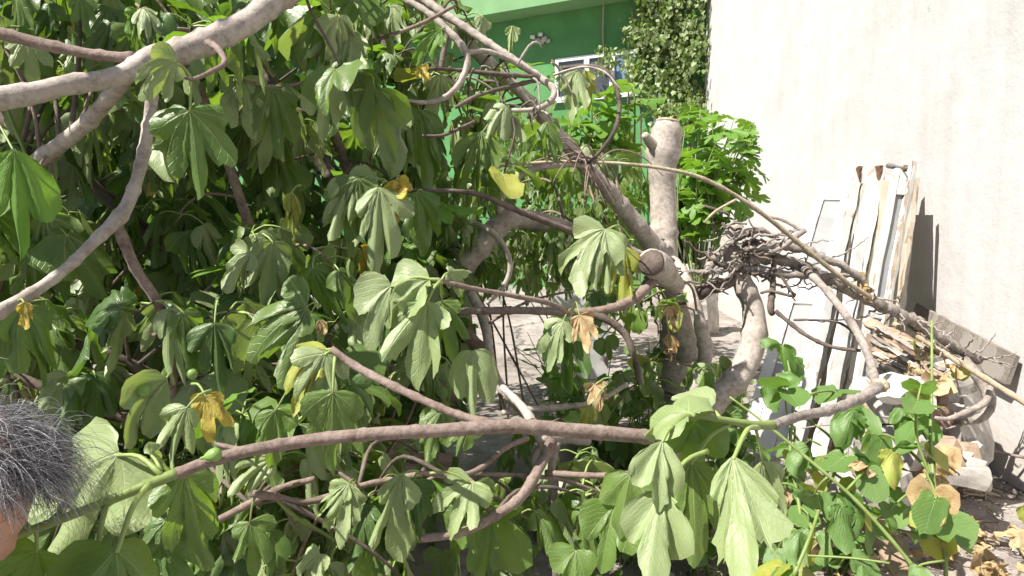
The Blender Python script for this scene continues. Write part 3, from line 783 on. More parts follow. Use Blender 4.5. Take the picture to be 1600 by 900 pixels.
# knob with the broken bow-shaped branch
branch(ft, [(1056, 446, 2.75, 34), (1038, 426, 2.65, 46), (1025, 415, 2.55, 56), (1018, 411, 2.49, 54)], 'pale', 0, 14, 0.08, 10, 'knob', 0.012)
v, f, _, _ = tube_data([at(1018, 411, 2.488), at(1016.5, 410, 2.474)], [0.05, 0.043], 14, 0.02, 0, 0.05, 3)
link('sawn_cut', mesh('sawn_cut', v, f, [BK['dark']]), ft, (0, 0, 0))
T5, _ = branch(ft, [(1024, 425, 2.6, 28), (1010, 448, 2.55, 22), (988, 468, 2.5, 19), (955, 482, 2.45, 17), (905, 488, 2.4, 15), (820, 485, 2.35, 14), (745, 486, 2.3, 13), (698, 488, 2.3, 12)], 'brown', 0.07, 10, 0.04, 11)
T6, _ = branch(ft, [(1010, 406, 2.58, 16), (960, 388, 2.5, 13), (880, 357, 2.4, 12), (800, 325, 2.3, 11), (755, 306, 2.25, 10), (715, 299, 2.22, 8), (632, 297, 2.2, 7)], 'dark', 0.06, 8, 0.04, 12)
branch(ft, [(885, 487, 1.75, 10), (860, 474, 1.7, 9), (790, 460, 1.62, 9), (735, 450, 1.55, 9), (682, 437, 1.5, 9)], 'brown', 0.05, 8, 0.04, 13)
branch(ft, [(890, 486, 2.42, 12), (940, 496, 2.4, 14), (975, 520, 2.4, 13), (990, 555, 2.4, 12), (1000, 600, 2.4, 10)], 'dark', 0.07, 8, 0.05, 14)
C1, _ = branch(ft, [(735, 455, 3.0, 18), (757, 500, 2.95, 18), (764, 545, 2.9, 16), (775, 590, 2.85, 17), (800, 625, 2.8, 18), (828, 655, 2.75, 18), (850, 700, 2.7, 18)], 'pale', 0.09, 9, 0.06, 15)
branch(ft, [(785, 645, 2.8, 10), (820, 640, 2.85, 13), (870, 637, 2.9, 12), (930, 628, 3.0, 10), (980, 600, 3.1, 9)], 'pale', 0.08, 8, 0.06, 16)
# upper centre arching twigs
A1, _ = branch(ft, [(560, -40, 2.5, 14), (620, -8, 2.45, 13), (665, 18, 2.42, 13), (700, 48, 2.4, 13), (726, 78, 2.4, 13), (730, 100, 2.4, 12), (718, 130, 2.38, 11), (695, 152, 2.36, 10), (665, 160, 2.35, 8), (630, 156, 2.33, 5)], 'pale', 0.05, 9, 0.05, 20)
A2, _ = branch(ft, [(600, -50, 2.7, 17), (670, 5, 2.65, 16), (740, 52, 2.6, 15), (800, 92, 2.55, 14), (845, 122, 2.5, 13), (866, 142, 2.48, 12), (858, 160, 2.46, 11), (835, 171, 2.45, 9), (795, 173, 2.44, 6)], 'pale', 0.05, 9, 0.05, 21)
branch(ft, [(728, 82, 2.4, 11), (760, 80, 2.42, 9), (800, 95, 2.45, 10), (845, 122, 2.5, 11)], 'pale', 0.05, 8, 0.06, 22)
branch(ft, [(665, 108, 2.35, 7), (700, 108, 2.38, 7), (760, 114, 2.42, 8), (835, 120, 2.48, 8)], 'dark', 0.03, 7, 0.1, 23)
branch(ft, [(712, 168, 2.35, 6), (745, 150, 2.4, 7), (790, 137, 2.45, 8), (840, 125, 2.5, 8)], 'dark', 0.03, 7, 0.12, 24)
branch(ft, [(562, 70, 2.3, 6), (610, 55, 2.3, 7), (660, 36, 2.32, 7), (712, 8, 2.35, 6)], 'brown', 0.05, 7, 0.05, 25)
branch(ft, [(660, 212, 2.3, 5), (690, 212, 2.32, 6), (720, 200, 2.34, 6), (742, 190, 2.36, 6)], 'dark', 0.03, 7, 0.1, 26)
branch(ft, [(685, 150, 2.6, 9), (690, 100, 2.62, 10), (700, 50, 2.65, 11)], 'dark', 0.05, 7, 0.08, 27)
branch(ft, [(880, 106, 2.7, 6), (930, 104, 2.65, 7), (955, 120, 2.62, 8), (968, 160, 2.6, 8), (960, 205, 2.58, 8), (935, 240, 2.6, 7), (920, 255, 2.65, 6)], 'dark', 0.04, 7, 0.08, 28)
B1, _ = branch(ft, [(565, -20, 3.0, 36), (590, 40, 2.95, 34), (615, 95, 2.9, 30), (632, 140, 2.9, 26), (640, 200, 2.95, 24), (650, 300, 3.1, 22)], 'dark', 0.2, 10, 0.06, 29)
rt = random.Random(77)
for i in range(26):
    a = at(rt.uniform(690, 870), rt.uniform(90, 190), rt.uniform(2.35, 2.7))
    b = a + V((rt.gauss(0, .1), rt.gauss(0, .1), rt.gauss(-.02, .08)))
    smooth_twig(ft, a, b, 0.005, 0.002, rt, BK['dark' if i % 2 else 'pale'], 0.25)
for i in range(22):                                       # dry twiggy tuft in front of the pale limb
    a = at(915 + rt.uniform(-15, 15), 250 + rt.uniform(-8, 8), 3.0)
    b = a + V((rt.gauss(0, .13), rt.gauss(0, .08), rt.gauss(-.08, .1)))
    smooth_twig(ft, a, b, 0.004, 0.0015, rt, BK['brown'], 0.2)

# thick pale limb at the upper left
ul = thing('fig_limb', 'thick pale fig limb forking above hanging leaves beside the dark undergrowth', 'branch', tuple(at(230, 110, 1.7)))
U1, _ = branch(ul, [(560, -75, 1.95, 46), (440, -5, 1.85, 44), (385, 35, 1.8, 43), (330, 62, 1.76, 45), (275, 82, 1.72, 45), (236, 88, 1.7, 36), (205, 110, 1.68, 34), (165, 124, 1.66, 34), (110, 132, 1.62, 36), (50, 146, 1.58, 40), (-40, 160, 1.5, 46)], 'pale', 0.09, 14, 0.05, 40, 'branch', 0.014)
branch(ul, [(235, 92, 1.71, 26), (190, 90, 1.72, 20), (140, 84, 1.72, 19), (70, 70, 1.7, 21), (0, 52, 1.68, 23), (-60, 40, 1.66, 24)], 'brown', 0.09, 10, 0.05, 41)
U3, _ = branch(ul, [(205, 112, 1.72, 26), (175, 148, 1.8, 27), (140, 188, 1.88, 28), (100, 222, 1.95, 28), (60, 252, 2.0, 30), (0, 300, 2.1, 30)], 'pale', 0.09, 10, 0.06, 42)
U4, _ = branch(ul, [(240, 105, 1.72, 22), (236, 165, 1.74, 21), (228, 220, 1.74, 21), (214, 280, 1.72, 22), (198, 322, 1.7, 24), (182, 345, 1.68, 26), (150, 375, 1.64, 20), (105, 418, 1.58, 19), (50, 458, 1.5, 21), (-10, 492, 1.42, 26)], 'pale', 0.06, 10, 0.06, 43)
U5, _ = branch(ul, [(182, 348, 1.68, 20), (198, 388, 1.7, 19), (215, 425, 1.72, 18), (245, 470, 1.74, 18), (262, 510, 1.76, 16), (272, 560, 1.78, 15), (270, 620, 1.8, 14)], 'brown', 0.05, 10, 0.06, 44)
U6, _ = branch(ul, [(285, 95, 1.9, 18), (315, 150, 2.05, 18), (340, 205, 2.12, 17), (360, 265, 2.18, 17), (382, 330, 2.2, 17), (400, 378, 2.22, 18), (430, 398, 2.25, 13), (470, 410, 2.3, 9)], 'brown', 0.08, 9, 0.06, 45)
branch(ul, [(325, 66, 1.7, 14), (342, 78, 1.66, 11), (351, 98, 1.62, 10), (330, 112, 1.58, 9), (300, 124, 1.55, 7), (280, 118, 1.54, 5)], 'brown', 0.03, 8, 0.08, 46)
branch(ul, [(310, 50, 1.95, 8), (285, 46, 1.9, 8), (258, 42, 1.88, 7), (235, 20, 1.86, 6)], 'brown', 0.05, 8, 0.05, 47)
branch(ul, [(575, 60, 2.2, 5), (520, 110, 2.1, 6), (470, 130, 2.05, 6), (425, 135, 2.0, 6), (378, 125, 1.98, 5)], 'brown', 0.05, 7, 0.05, 48)

# deep limbs buried in the leaf mass (felled crown)
fc = thing('felled_fig_tree', 'dense heap of wilting fig foliage lying behind the pale limb', 'branch', tuple(ground(300, 800)))
D1, _ = branch(fc, [(720, 620, 3.0, 30), (560, 560, 2.8, 30), (400, 470, 2.7, 28), (250, 380, 2.6, 26), (100, 250, 2.5, 24), (-60, 150, 2.5, 20)], 'dark', 0.15, 8, 0.06, 50)
D2, _ = branch(fc, [(760, 560, 3.2, 30), (620, 400, 3.0, 28), (500, 250, 2.9, 26), (420, 120, 2.8, 24), (350, -40, 2.8, 22)], 'dark', 0.15, 8, 0.06, 51)
D3, _ = branch(fc, [(700, 720, 2.6, 28), (520, 700, 2.3, 26), (340, 640, 2.1, 24), (180, 560, 1.9, 22), (0, 500, 1.8, 20)], 'dark', 0.12, 8, 0.06, 52)
D4, _ = branch(fc, [(640, 820, 2.1, 22), (480, 820, 1.8, 20), (320, 800, 1.6, 18), (150, 770, 1.45, 16)], 'dark', 0.1, 8, 0.06, 53)
D5, _ = branch(fc, [(620, 400, 3.0, 22), (560, 300, 2.6, 20), (520, 200, 2.4, 18), (500, 90, 2.3, 14), (480, 0, 2.3, 10)], 'dark', 0.1, 8, 0.06, 54)

LEFT = [(-50, 620), (60, 600), (120, 575), (200, 690), (300, 720), (420, 760), (520, 760), (650, 700), (760, 680), (900, 690)]
def right_limit(py):
    for (y0, x0), (y1, x1) in zip(LEFT, LEFT[1:]):
        if y0 <= py <= y1: return x0 + (x1 - x0) * (py - y0) / (y1 - y0)
    return 620
def samp(d0, d1, x0=-120, x1=760, y0=-70, y1=930):
    def f(r):
        px, py = r.uniform(x0, x1), r.uniform(y0, y1)
        if px > right_limit(py) - 40: return None
        d = r.uniform(d0, d1)
        if py > 560 and px < 330: d = max(d, 1.25)
        return at(px, py, d)
    return f
rA = random.Random(11)
KM = [('green', 6), ('dark', 2.6), ('dusty', 3.4), ('bright', 0.35), ('yellow', 0.12)]
populate(ul, U3 + U4[:len(U4) // 2] + U5 + U6 + U1[:30], samp(1.85, 2.5, -60, 560, -60, 640), 120, rA, KM, (0.14, 0.22), 0.75, (4, 6), None, 290, 0.04)
populate(fc, D1 + D2 + D5, samp(2.3, 3.2), 120, rA, KM, (0.15, 0.23), 0.9, (4, 6), None, 300, 0.0)
fl = thing('felled_fig_bough', 'low felled fig bough with leaves spread over the yard floor', 'branch', tuple(ground(350, 890)))
E1, _ = branch(fl, [(700, 740, 2.5, 24), (520, 720, 2.2, 22), (340, 690, 2.0, 20), (160, 640, 1.9, 18), (-40, 560, 1.85, 16)], 'dark', 0.1, 8, 0.06, 55)
populate(fl, D3 + D4 + E1, samp(1.7, 2.4, -60, 700, 470, 930), 100, rA, KM, (0.13, 0.2), 0.7, (4, 6), None, 280, 0.04)

# leaf mass further back, too dense to tell apart
def lod_blades(seed, n=8, lobf=fig_lobes, ns=4, nr=3, e=(-80, -20), dr=(1.2, 3.4)):
    r = random.Random(seed); out = []
    for i in range(n):
        ea = math.radians(r.uniform(*e))
        out.append(blade(V((0, math.cos(ea), math.sin(ea))), V((0.1, -math.sin(ea), math.cos(ea))), lobf(r), r.uniform(*dr), r.uniform(-0.45, 0.25), 0.06, seed * 31 + i, ns, nr, r.uniform(0.65, 0.95)))
    return out
LODF = lod_blades(1)
rB = random.Random(21)
pts, sz = [], []
while len(pts) < 3300:
    px, py = rB.uniform(-260, 740), rB.uniform(-120, 820)
    if px > right_limit(py) - 10: continue
    p = at(px, py, rB.uniform(2.9, 4.6))
    if p.z < 0.1: continue
    pts.append(p); sz.append(rB.uniform(0.14, 0.24))
stuff_leaves('leaf_mass', fc, 'dark', pts, sz, rB, LODF)
pts, sz = [], []
while len(pts) < 420:                                        # low litter of leaves under the heap
    p = ground(rB.uniform(-100, 1000), rB.uniform(700, 1250)); p.z = rB.uniform(0.05, 0.45)
    if p.x > 0.9 or p.y < 1.3: continue
    pts.append(p); sz.append(rB.uniform(0.1, 0.18))
stuff_leaves('leaf_mass', fl, 'green', pts, sz, rB, LODF)
pts, sz = [], []
while len(pts) < 190:                                        # unseen leaves added above the frame to dapple the heap with shade
    q = at(rB.uniform(-350, 560), rB.uniform(-50, 760), rB.uniform(1.8, 3.0)) + S2 * rB.uniform(1.3, 2.3)
    dep = q.y * CP - (q.z - CH) * SP
    py_ = 450 - FPX * (q.y * SP + (q.z - CH) * CP) / max(dep, 0.01)
    if dep > 0.1 and py_ > -90: continue
    pts.append(q); sz.append(rB.uniform(0.15, 0.23))
stuff_leaves('unseen_shade_leaves', ul, 'green', pts, sz, rB, LODF)

# centre: leaves on the fig tree's own twigs
def samp2(x0, x1, y0, y1, d0, d1):
    return lambda r: at(r.uniform(x0, x1), r.uniform(y0, y1), r.uniform(d0, d1))
KC = [('green', 5), ('dusty', 3), ('dark', 1.5), ('bright', 0.8), ('lime', 0.3)]
populate(ft, A1 + A2 + T4[-40:], samp2(560, 800, 90, 300, 2.4, 3.0), 22, rA, KC, (0.11, 0.17), 0.6, (3, 5), None, 70)
populate(ft, A1 + A2 + B1, samp2(560, 745, -40, 110, 2.45, 3.1), 16, rA, KC, (0.11, 0.17), 0.6, (3, 5), None, 60)
populate(ft, T4 + T7, samp2(700, 1000, 210, 450, 3.1, 4.2), 30, rA, KC, (0.12, 0.18), 0.8, (4, 6), None, 118)
populate(ft, T2 + T3 + C1, samp2(860, 1110, 440, 650, 2.8, 3.7), 14, rA, KC, (0.1, 0.16), 0.8, (3, 5), None, 48)

# background shrubs between the tree and the house
def shrub(name, label, x0, x1, y0, y1, d0, d1, n, size, kind, lod, seed, cat='shrub', top=None):
    r = random.Random(seed); base = at((x0 + x1) / 2, (y0 + y1) / 2, (d0 + d1) / 2); base.z = 0
    t = thing(name, label, cat, tuple(base))
    for i in range(5):
        q = at(r.uniform(x0, x1), r.uniform(y0, (y0 + y1) / 2), (d0 + d1) / 2)
        v, f, _, _ = tube_data([base + V((r.gauss(0, .1), r.gauss(0, .1), 0)), (base + q) / 2 + V((r.gauss(0, .1), 0, .1)), q], [0.009, 0.007, 0.004], 6, 0.1, 0.1, 0.05, i)
        link('stem', mesh('stem', v, f, [BK['brown']]), t, (0, 0, 0))
    pts, sz = [], []
    cx, cy = (x0 + x1) / 2, (y0 + y1) / 2
    clumps = [(r.uniform(-0.75, 0.75), r.uniform(-0.75, 0.75)) for _ in range(26)]
    while len(pts) < n:
        a, b = r.choice(clumps); a += r.gauss(0, 0.14); b += r.gauss(0, 0.14)
        if a * a + b * b > 1.05: continue
        p = at(cx + a * (x1 - x0) / 2, cy + b * (y1 - y0) / 2, r.uniform(d0, d1))
        if p.z < 0.05: continue
        pts.append(p); sz.append(r.uniform(*size))
    stuff_leaves('foliage', t, kind, pts, sz, r, lod)
    return t
shrub('fig_shrub', 'dark leafy fig shrub standing behind the tangled centre branches', 600, 1030, 190, 470, 4.6, 5.8, 1000, (0.1, 0.18), 'green', LODF, 31)
shrub('fig_shrub', 'green shrub filling the corner before the white framed window', 720, 1080, 150, 440, 6.5, 7.5, 800, (0.09, 0.16), 'green', LODF, 32)
LODO = lod_blades(5, 6, oak_lobes, 3, 2, (-30, 25), (0.1, 0.5))

# bright young shoots by the sawn trunk
def shoot(label, base, tips, kind, size, seed, per=(4, 6)):
    r = random.Random(seed); b = at(*base); t = thing('fig_shoot', label, 'sapling', tuple(b))
    for tp in tips:
        pts = smooth_twig(t, b, at(*tp), 0.008, 0.003, r, M_STEMG, 0.05, 'stem')
        for i in range(r.randint(*per)):
            p = pts[max(0, len(pts) - 1 - int(i * len(pts) * 0.09))]
            put_leaf(t, kind, p, i * 2.4 + r.uniform(0, .6), r.uniform(*size), r, 0.25)
    return t
rs = random.Random(8)
shoot('bright young fig shoot with broad leaves left of the sawn trunk', (960, 300, 4.4), [(925, 165, 4.2), (960, 150, 4.3), (990, 135, 4.3), (945, 200, 4.2), (985, 190, 4.3), (930, 225, 4.2), (905, 200, 4.2)], 'bright', (0.14, 0.21), 61, (4, 5))
tips = [(rs.uniform(1068, 1180), rs.uniform(178, 268), rs.uniform(5.6, 6.8)) for _ in range(26)] + [(1080, 165, 6), (1095, 185, 6.2), (1175, 195, 6.4), (1185, 215, 6.4)]
shoot('bright green sapling with wavy lobed leaves right of the sawn trunk', (1090, 470, 6.2), tips, 'oak', (0.13, 0.2), 62, (6, 8))

# ivy over the right end of the house
iv = thing('climbing_vine', 'dense climbing vine hanging over the right end of the green house', 'vine', (facpt(1050, 100).x, facpt(1050, 100).y, 0))
ri = random.Random(41); LODI = lod_blades(9, 6, lambda r: three_lobes(r, 0.6), 3, 2, (-85, -30), (0.2, 0.8))
pts, sz = [], []
cl = []
for _ in range(105):
    py = ri.uniform(-120, 200); lim = 955 + max(0, 60 - py) * 0.45 + max(0, py - 80) * 0.5 if py > -10 else 985
    cl.append((ri.uniform(lim + 14, 1092), py, ri.uniform(0.05, 0.55)))
while len(pts) < 5200:
    a, b, o = ri.choice(cl); p = facpt(a + ri.gauss(0, 9), b + ri.gauss(0, 10), max(0.03, o + ri.gauss(0, 0.09)))
    pts.append(p); sz.append(ri.uniform(0.05, 0.1))
for a, b in ((955, 92), (950, 80), (940, 105), (905, 128), (870, 118)):
    for _ in range(36): pts.append(facpt(a + ri.gauss(0, 9), b + ri.gauss(0, 7), ri.uniform(0.1, 0.35))); sz.append(ri.uniform(0.05, 0.09))
stuff_leaves('foliage', iv, 'green', pts[0::2], sz[0::2], ri, LODI)
stuff_leaves('foliage', iv, 'dusty', pts[1::2], sz[1::2], ri, LODI)  # paler half of the vine, coloured as its sunlit leaves
for i in range(7):
    x = 985 + i * 17
    P = [facpt(x, 330, 0.2), facpt(x + ri.uniform(-12, 12), 150, 0.15), facpt(x + ri.uniform(-14, 14), 40, 0.15), facpt(x + ri.uniform(-14, 14), -80, 0.15)]
    P[0].z = 0
    v, f, _, _ = tube_data(P, [0.02, 0.016, 0.012, 0.008], 6, 0.1, 0.2, 0.1, i)
    link('stem', mesh('stem', v, f, [BK['dark']]), iv, (0, 0, 0))

# ================================================================== FOREGROUND CUT BRANCHES
fb = thing('cut_fig_branch', 'long brown cut fig branch running across the front to a green leafy tip', 'branch', tuple(at(700, 672, 1.15)))
M1, _ = branch(fb, [(1060, 690, 1.3, 26), (1003, 682, 1.26, 26), (900, 673, 1.22, 27), (800, 666, 1.18, 26), (700, 672, 1.14, 25), (600, 677, 1.1, 24), (500, 686, 1.07, 23), (400, 702, 1.03, 23), (330, 720, 1.0, 22), (272, 742, 0.98, 21)], 'brown', 0.085, 12, 0.03, 70, 'branch', 0.006)
branch(fb, [(276, 740, 0.98, 21), (235, 756, 0.96, 19), (190, 774, 0.94, 18), (130, 798, 0.92, 17), (60, 824, 0.9, 16), (15, 842, 0.88, 15)], M_STEMG, 0.07, 10, 0.02, 71, 'shoot_tip', 0.006)
branch(fb, [(770, 662, 1.2, 16), (715, 648, 1.22, 15), (650, 620, 1.25, 15), (600, 596, 1.27, 15), (555, 572, 1.29, 14), (518, 545, 1.3, 12)], 'brown', 0.035, 10, 0.05, 72)
branch(fb, [(400, 706, 1.06, 11), (365, 700, 1.08, 9), (338, 694, 1.1, 8)], 'brown', 0.03, 8, 0.05, 73)
put_fig(fb, at(333, 711, 0.985), 0.85, (0.3, 1.3, 0.4))
H = hero
H(fb, (186, 707, 1.0), (70, 850, .99), 'dusty', (252, 742, .97), 0.85, 0.3, 0.25, 0.05, 10, 0.5, 901, lob='three', prad=0.004)
H(fb, (182, 860, .86), (195, 985, .82), 'green', (232, 758, .95), 1.1, 0.1, 0.08, 0.04, 0, 0.5, 902, lob='three', prad=0.0045)
H(fb, (150, 900, .86), (90, 1000, .8), 'green', (165, 790, .93), 1.0, 0.2, 0.1, 0.04, 0, 0.45, 903, prad=0.004)
H(fb, (288, 742, 1.0), (335, 885, 1.02), 'green', (272, 745, .98), 0.7, 0.3, 0.2, 0.05, -15, 0.45, 904)
H(fb, (235, 712, 1.0), (285, 700, 1.06), 'dusty', (252, 735, .98), 0.8, 0.6, 0.2, 0.06, 0, 0.4, 905)
H(fb, (95, 790, 1.02), (15, 735, 1.06), 'dusty', (120, 800, .92), 0.7, 0.5, 0.25, 0.05, 0, 0.4, 906)
H(fb, (60, 860, .9), (-20, 960, .86), 'green', (55, 826, .9), 0.9, 0.3, 0.2, 0.05, 0, 0.4, 907)
H(fb, (250, 850, 1.05), (330, 930, 1.05), 'dark', None, 1.0, 0.3, 0.1, 0.05, 0, 0.4, 908)
H(fb, (512, 545, 1.3), (412, 612, 1.26), 'lime', (520, 548, 1.3), 0.6, 0.7, 0.3, 0.07, 0, 0.45, 910, prad=.0035)
H(fb, (508, 552, 1.29), (478, 655, 1.26), 'dusty', (520, 550, 1.3), 0.8, 0.5, 0.15, 0.05, 0, 0.36, 911, prad=.0035)
H(fb, (520, 612, 1.27), (512, 742, 1.25), 'green', (524, 556, 1.3), 0.75, 0.4, 0.1, 0.04, 0, 0.5, 912, prad=.0035)
H(fb, (430, 640, 1.32), (420, 745, 1.3), 'green', (500, 560, 1.31), 0.7, 0.5, 0.1, 0.05, 0, 0.4, 913)
H(fb, (545, 600, 1.34), (600, 660, 1.34), 'dark', (535, 560, 1.31), 0.8, 0.6, 0.1, 0.05, 0, 0.4, 914)

# second foreground twig with a big drooping rosette
H(ft, (672, 436, 1.5), (568, 446, 1.46), 'dusty', (684, 438, 1.5), 0.6, 0.9, 0.28, 0.06, 20, 0.5, 920, lob='three', prad=.0035)
H(ft, (612, 446, 1.5), (548, 530, 1.46), 'dusty', (682, 438, 1.5), 0.85, 0.7, 0.15, 0.05, 0, 0.5, 921, lob='three', prad=.0035)
H(ft, (668, 470, 1.47), (640, 606, 1.44), 'dusty', (688, 440, 1.5), 0.62, 0.3, 0.12, 0.05, 5, 0.42, 922, prad=.004)
H(ft, (700, 425, 1.52), (745, 440, 1.56), 'dusty', (690, 438, 1.5), 0.8, 0.8, 0.2, 0.05, 0, 0.5, 923)
H(ft, (690, 470, 1.58), (715, 560, 1.56), 'green', (690, 442, 1.5), 0.7, 0.4, 0.1, 0.05, 0, 0.45, 924)
H(ft, (615, 480, 1.55), (590, 560, 1.55), 'dark', (680, 445, 1.5), 0.8, 0.5, 0.15, 0.05, 0, 0.45, 925)
H(ft, (738, 548, 1.5), (742, 662, 1.44), 'dusty', (768, 600, 1.6), 0.8, 1.1, 0.08, 0.05, 0, 0.55, 926, lob='three')
H(ft, (738, 660, 1.5), (700, 700, 1.5), 'green', None, 0.9, 0.5, 0.1, 0.05, 0, 0.5, 927)

# lower centre cut branch
fm = thing('cut_fig_branch', 'forked cut fig branch curving down below the long front branch', 'branch', tuple(at(850, 720, 1.6)))
branch(fm, [(862, 690, 1.66, 22), (845, 725, 1.6, 20), (815, 775, 1.52, 19), (770, 808, 1.46, 18), (720, 832, 1.42, 16), (657, 842, 1.4, 15)], 'brown', 0.07, 10, 0.04, 80, 'branch', 0.008)
branch(fm, [(850, 690, 1.66, 22), (835, 665, 1.72, 18), (815, 635, 1.8, 16), (785, 605, 1.9, 12)], 'pale', 0.06, 9, 0.05, 81)
branch(fm, [(825, 685, 1.66, 10), (790, 700, 1.6, 10), (745, 735, 1.5, 10), (700, 744, 1.44, 9), (655, 738, 1.4, 7)], 'brown', 0.04, 8, 0.05, 82)
branch(fm, [(870, 690, 1.7, 16), (862, 730, 1.7, 14), (868, 790, 1.72, 14), (868, 850, 1.74, 14), (869, 940, 1.8, 14)], 'dead', 0.05, 9, 0.05, 83)
branch(fm, [(852, 738, 1.62, 11), (885, 741, 1.6, 11), (940, 743, 1.56, 11), (1000, 738, 1.5, 10)], 'brown', 0.06, 8, 0.04, 84)
branch(fm, [(850, 690, 1.7, 24), (880, 684, 1.74, 20), (920, 690, 1.78, 16)], 'dead', 0.05, 9, 0.08, 85, 'stub')
branch(fm, [(342, 812, 1.5, 13), (390, 787, 1.52, 13), (440, 762, 1.54, 12), (492, 748, 1.56, 11)], 'brown', 0.05, 9, 0.05, 86)
branch(fm, [(388, 770, 1.48, 14), (430, 776, 1.5, 13), (482, 784, 1.54, 12), (560, 760, 1.6, 11), (660, 740, 1.66, 11)], 'brown', 0.05, 9, 0.05, 87)
H(fm, (737, 753, 1.42), (690, 838, 1.38), 'dusty', (668, 740, 1.41), 0.9, 0.3, 0.1, 0.05, 0, 0.38, 930)
H(fm, (628, 738, 1.4), (602, 900, 1.36), 'dusty', (655, 738, 1.4), 0.45, 0.3, 0.22, 0.06, 20, 0.45, 931)
H(fm, (645, 750, 1.44), (660, 840, 1.42), 'dark', (655, 740, 1.4), 0.7, 0.4, 0.1, 0.05, 0, 0.45, 932)
H(fm, (735, 760, 1.46), (745, 850, 1.5), 'green', None, 0.9, 0.4, 0.1, 0.05, 0, 0.45, 933)
H(fm, (545, 755, 1.5), (480, 800, 1.46), 'dusty', (560, 760, 1.6), 0.6, 0.5, 0.2, 0.05, 0, 0.45, 934)
H(fm, (550, 760, 1.5), (520, 850, 1.48), 'dusty', (560, 760, 1.6), 0.7, 0.6, 0.2, 0.05, 0, 0.45, 935)
H(fm, (390, 815, 1.5), (400, 905, 1.48), 'green', (398, 778, 1.49), 0.8, 0.4, 0.1, 0.05, 0, 0.42, 936)
H(fm, (430, 715, 1.5), (345, 745, 1.44), 'dusty', None, 0.6, 0.3, 0.15, 0.05, 0, 0.45, 937)
H(fm, (500, 865, 1.4), (455, 925, 1.36), 'dusty', None, 0.9, 0.4, 0.15, 0.06, 0, 0.45, 938)
H(fm, (690, 640, 1.6), (660, 720, 1.56), 'green', None, 0.8, 0.5, 0.15, 0.06, 0, 0.45, 939)

FA = [at(x, y, d) for x, y, d in ((845, 725, 1.6), (770, 808, 1.46), (700, 744, 1.46), (430, 776, 1.5), (560, 760, 1.6), (868, 800, 1.72), (868, 860, 1.75), (940, 743, 1.56), (390, 787, 1.52), (660, 740, 1.66))]
populate(fm, FA, lambda r: at(r.uniform(330, 960), r.uniform(700, 930), r.uniform(1.5, 2.1)), 26, rA, KM, (0.1, 0.16), 0.5, (3, 5), None, 95)
# left middle hero leaves on the pale limb
H(ul, (276, 96, 1.52), (196, 128, 1.5), 'dusty', (300, 124, 1.55), 0.8, 0.7, 0.1, 0.05, -20, 0.5, 940)
H(ul, (296, 172, 1.55), (322, 305, 1.56), 'green', (298, 124, 1.55), 0.85, 0.3, 0.1, 0.05, 0, 0.42, 941)
H(ul, (300, 180, 1.6), (250, 270, 1.62), 'green', (298, 124, 1.55), 0.8, 0.4, 0.1, 0.05, 0, 0.42, 942)
H(ul, (22, 232, 1.32), (28, 400, 1.3), 'bright', (-30, 180, 1.4), 0.5, 0.5, 0.12, 0.04, 0, 0.5, 943, lob='three')
H(ul, (125, -5, 1.85), (135, 55, 1.85), 'green', None, 0.8, 0.4, 0.1, 0.05, 0, 0.42, 944)
H(ul, (215, 15, 1.8), (190, 65, 1.8), 'bright', (236, 20, 1.86), 0.7, 0.8, 0.2, 0.06, 0, 0.45, 945)
H(ul, (222, 12, 1.8), (250, 50, 1.76), 'dusty', (236, 20, 1.86), 0.7, 0.8, 0.2, 0.06, 0, 0.45, 946)
H(ul, (376, 124, 1.98), (352, 190, 1.94), 'dusty', (380, 126, 1.98), 0.7, 0.7, 0.2, 0.06, 0, 0.42, 947)
H(ul, (378, 122, 1.98), (395, 210, 1.96), 'dusty', (380, 126, 1.98), 0.8, 0.6, 0.15, 0.06, 0, 0.42, 948)
H(ul, (425, 135, 2.0), (440, 245, 2.02), 'green', (430, 135, 2.0), 0.8, 0.5, 0.15, 0.06, 0, 0.42, 949)
H(ul, (540, 52, 2.1), (452, 92, 2.06), 'dusty', (570, 62, 2.2), 0.6, 0.7, 0.2, 0.06, 0, 0.45, 950)
H(ul, (545, 50, 2.1), (538, 130, 2.06), 'dusty', (570, 62, 2.2), 0.7, 0.6, 0.2, 0.06, 0, 0.45, 951)
H(ul, (530, 120, 2.1), (512, 210, 2.08), 'green', (520, 110, 2.1), 0.7, 0.5, 0.2, 0.06, 0, 0.45, 952)
H(ul, (168, 10, 1.95), (160, 80, 1.95), 'dark', None, 0.8, 0.5, 0.1, 0.05, 0, 0.42, 953)
H(ul, (40, 60, 1.85), (60, 130, 1.85), 'dusty', None, 0.9, 0.5, 0.1, 0.05, 0, 0.42, 954)
H(ul, (455, 300, 2.0), (460, 372, 1.98), 'lime', (470, 290, 2.05), 0.45, 1.4, 0.35, 0.08, 0, 0.42, 955)
H(ul, (190, 480, 1.7), (120, 440, 1.72), 'dark', None, 0.8, 0.5, 0.1, 0.05, 0, 0.42, 956)
H(ul, (38, 472, 1.42), (40, 515, 1.42), 'yellow', (30, 470, 1.45), 0.5, 0.8, 0.3, 0.09, 0, 0.42, 957)
H(fl, (262, 592, 1.28), (135, 642, 1.24), 'dusty', (272, 600, 1.4), 0.55, 0.6, 0.2, 0.06, -25, 0.5, 958, lob='three')
H(fl, (322, 618, 1.3), (330, 690, 1.28), 'yellow', (300, 600, 1.36), 0.75, 0.7, 0.15, 0.07, 0, 0.42, 959)
H(fl, (292, 636, 1.25), (245, 725, 1.22), 'dusty', (330, 610, 1.3), 0.7, 0.5, 0.15, 0.05, 0, 0.36, 960)
H(fl, (392, 395, 1.9), (330, 440, 1.86), 'dusty', (405, 385, 2.1), 0.8, 0.8, 0.2, 0.06, 0, 0.42, 961)
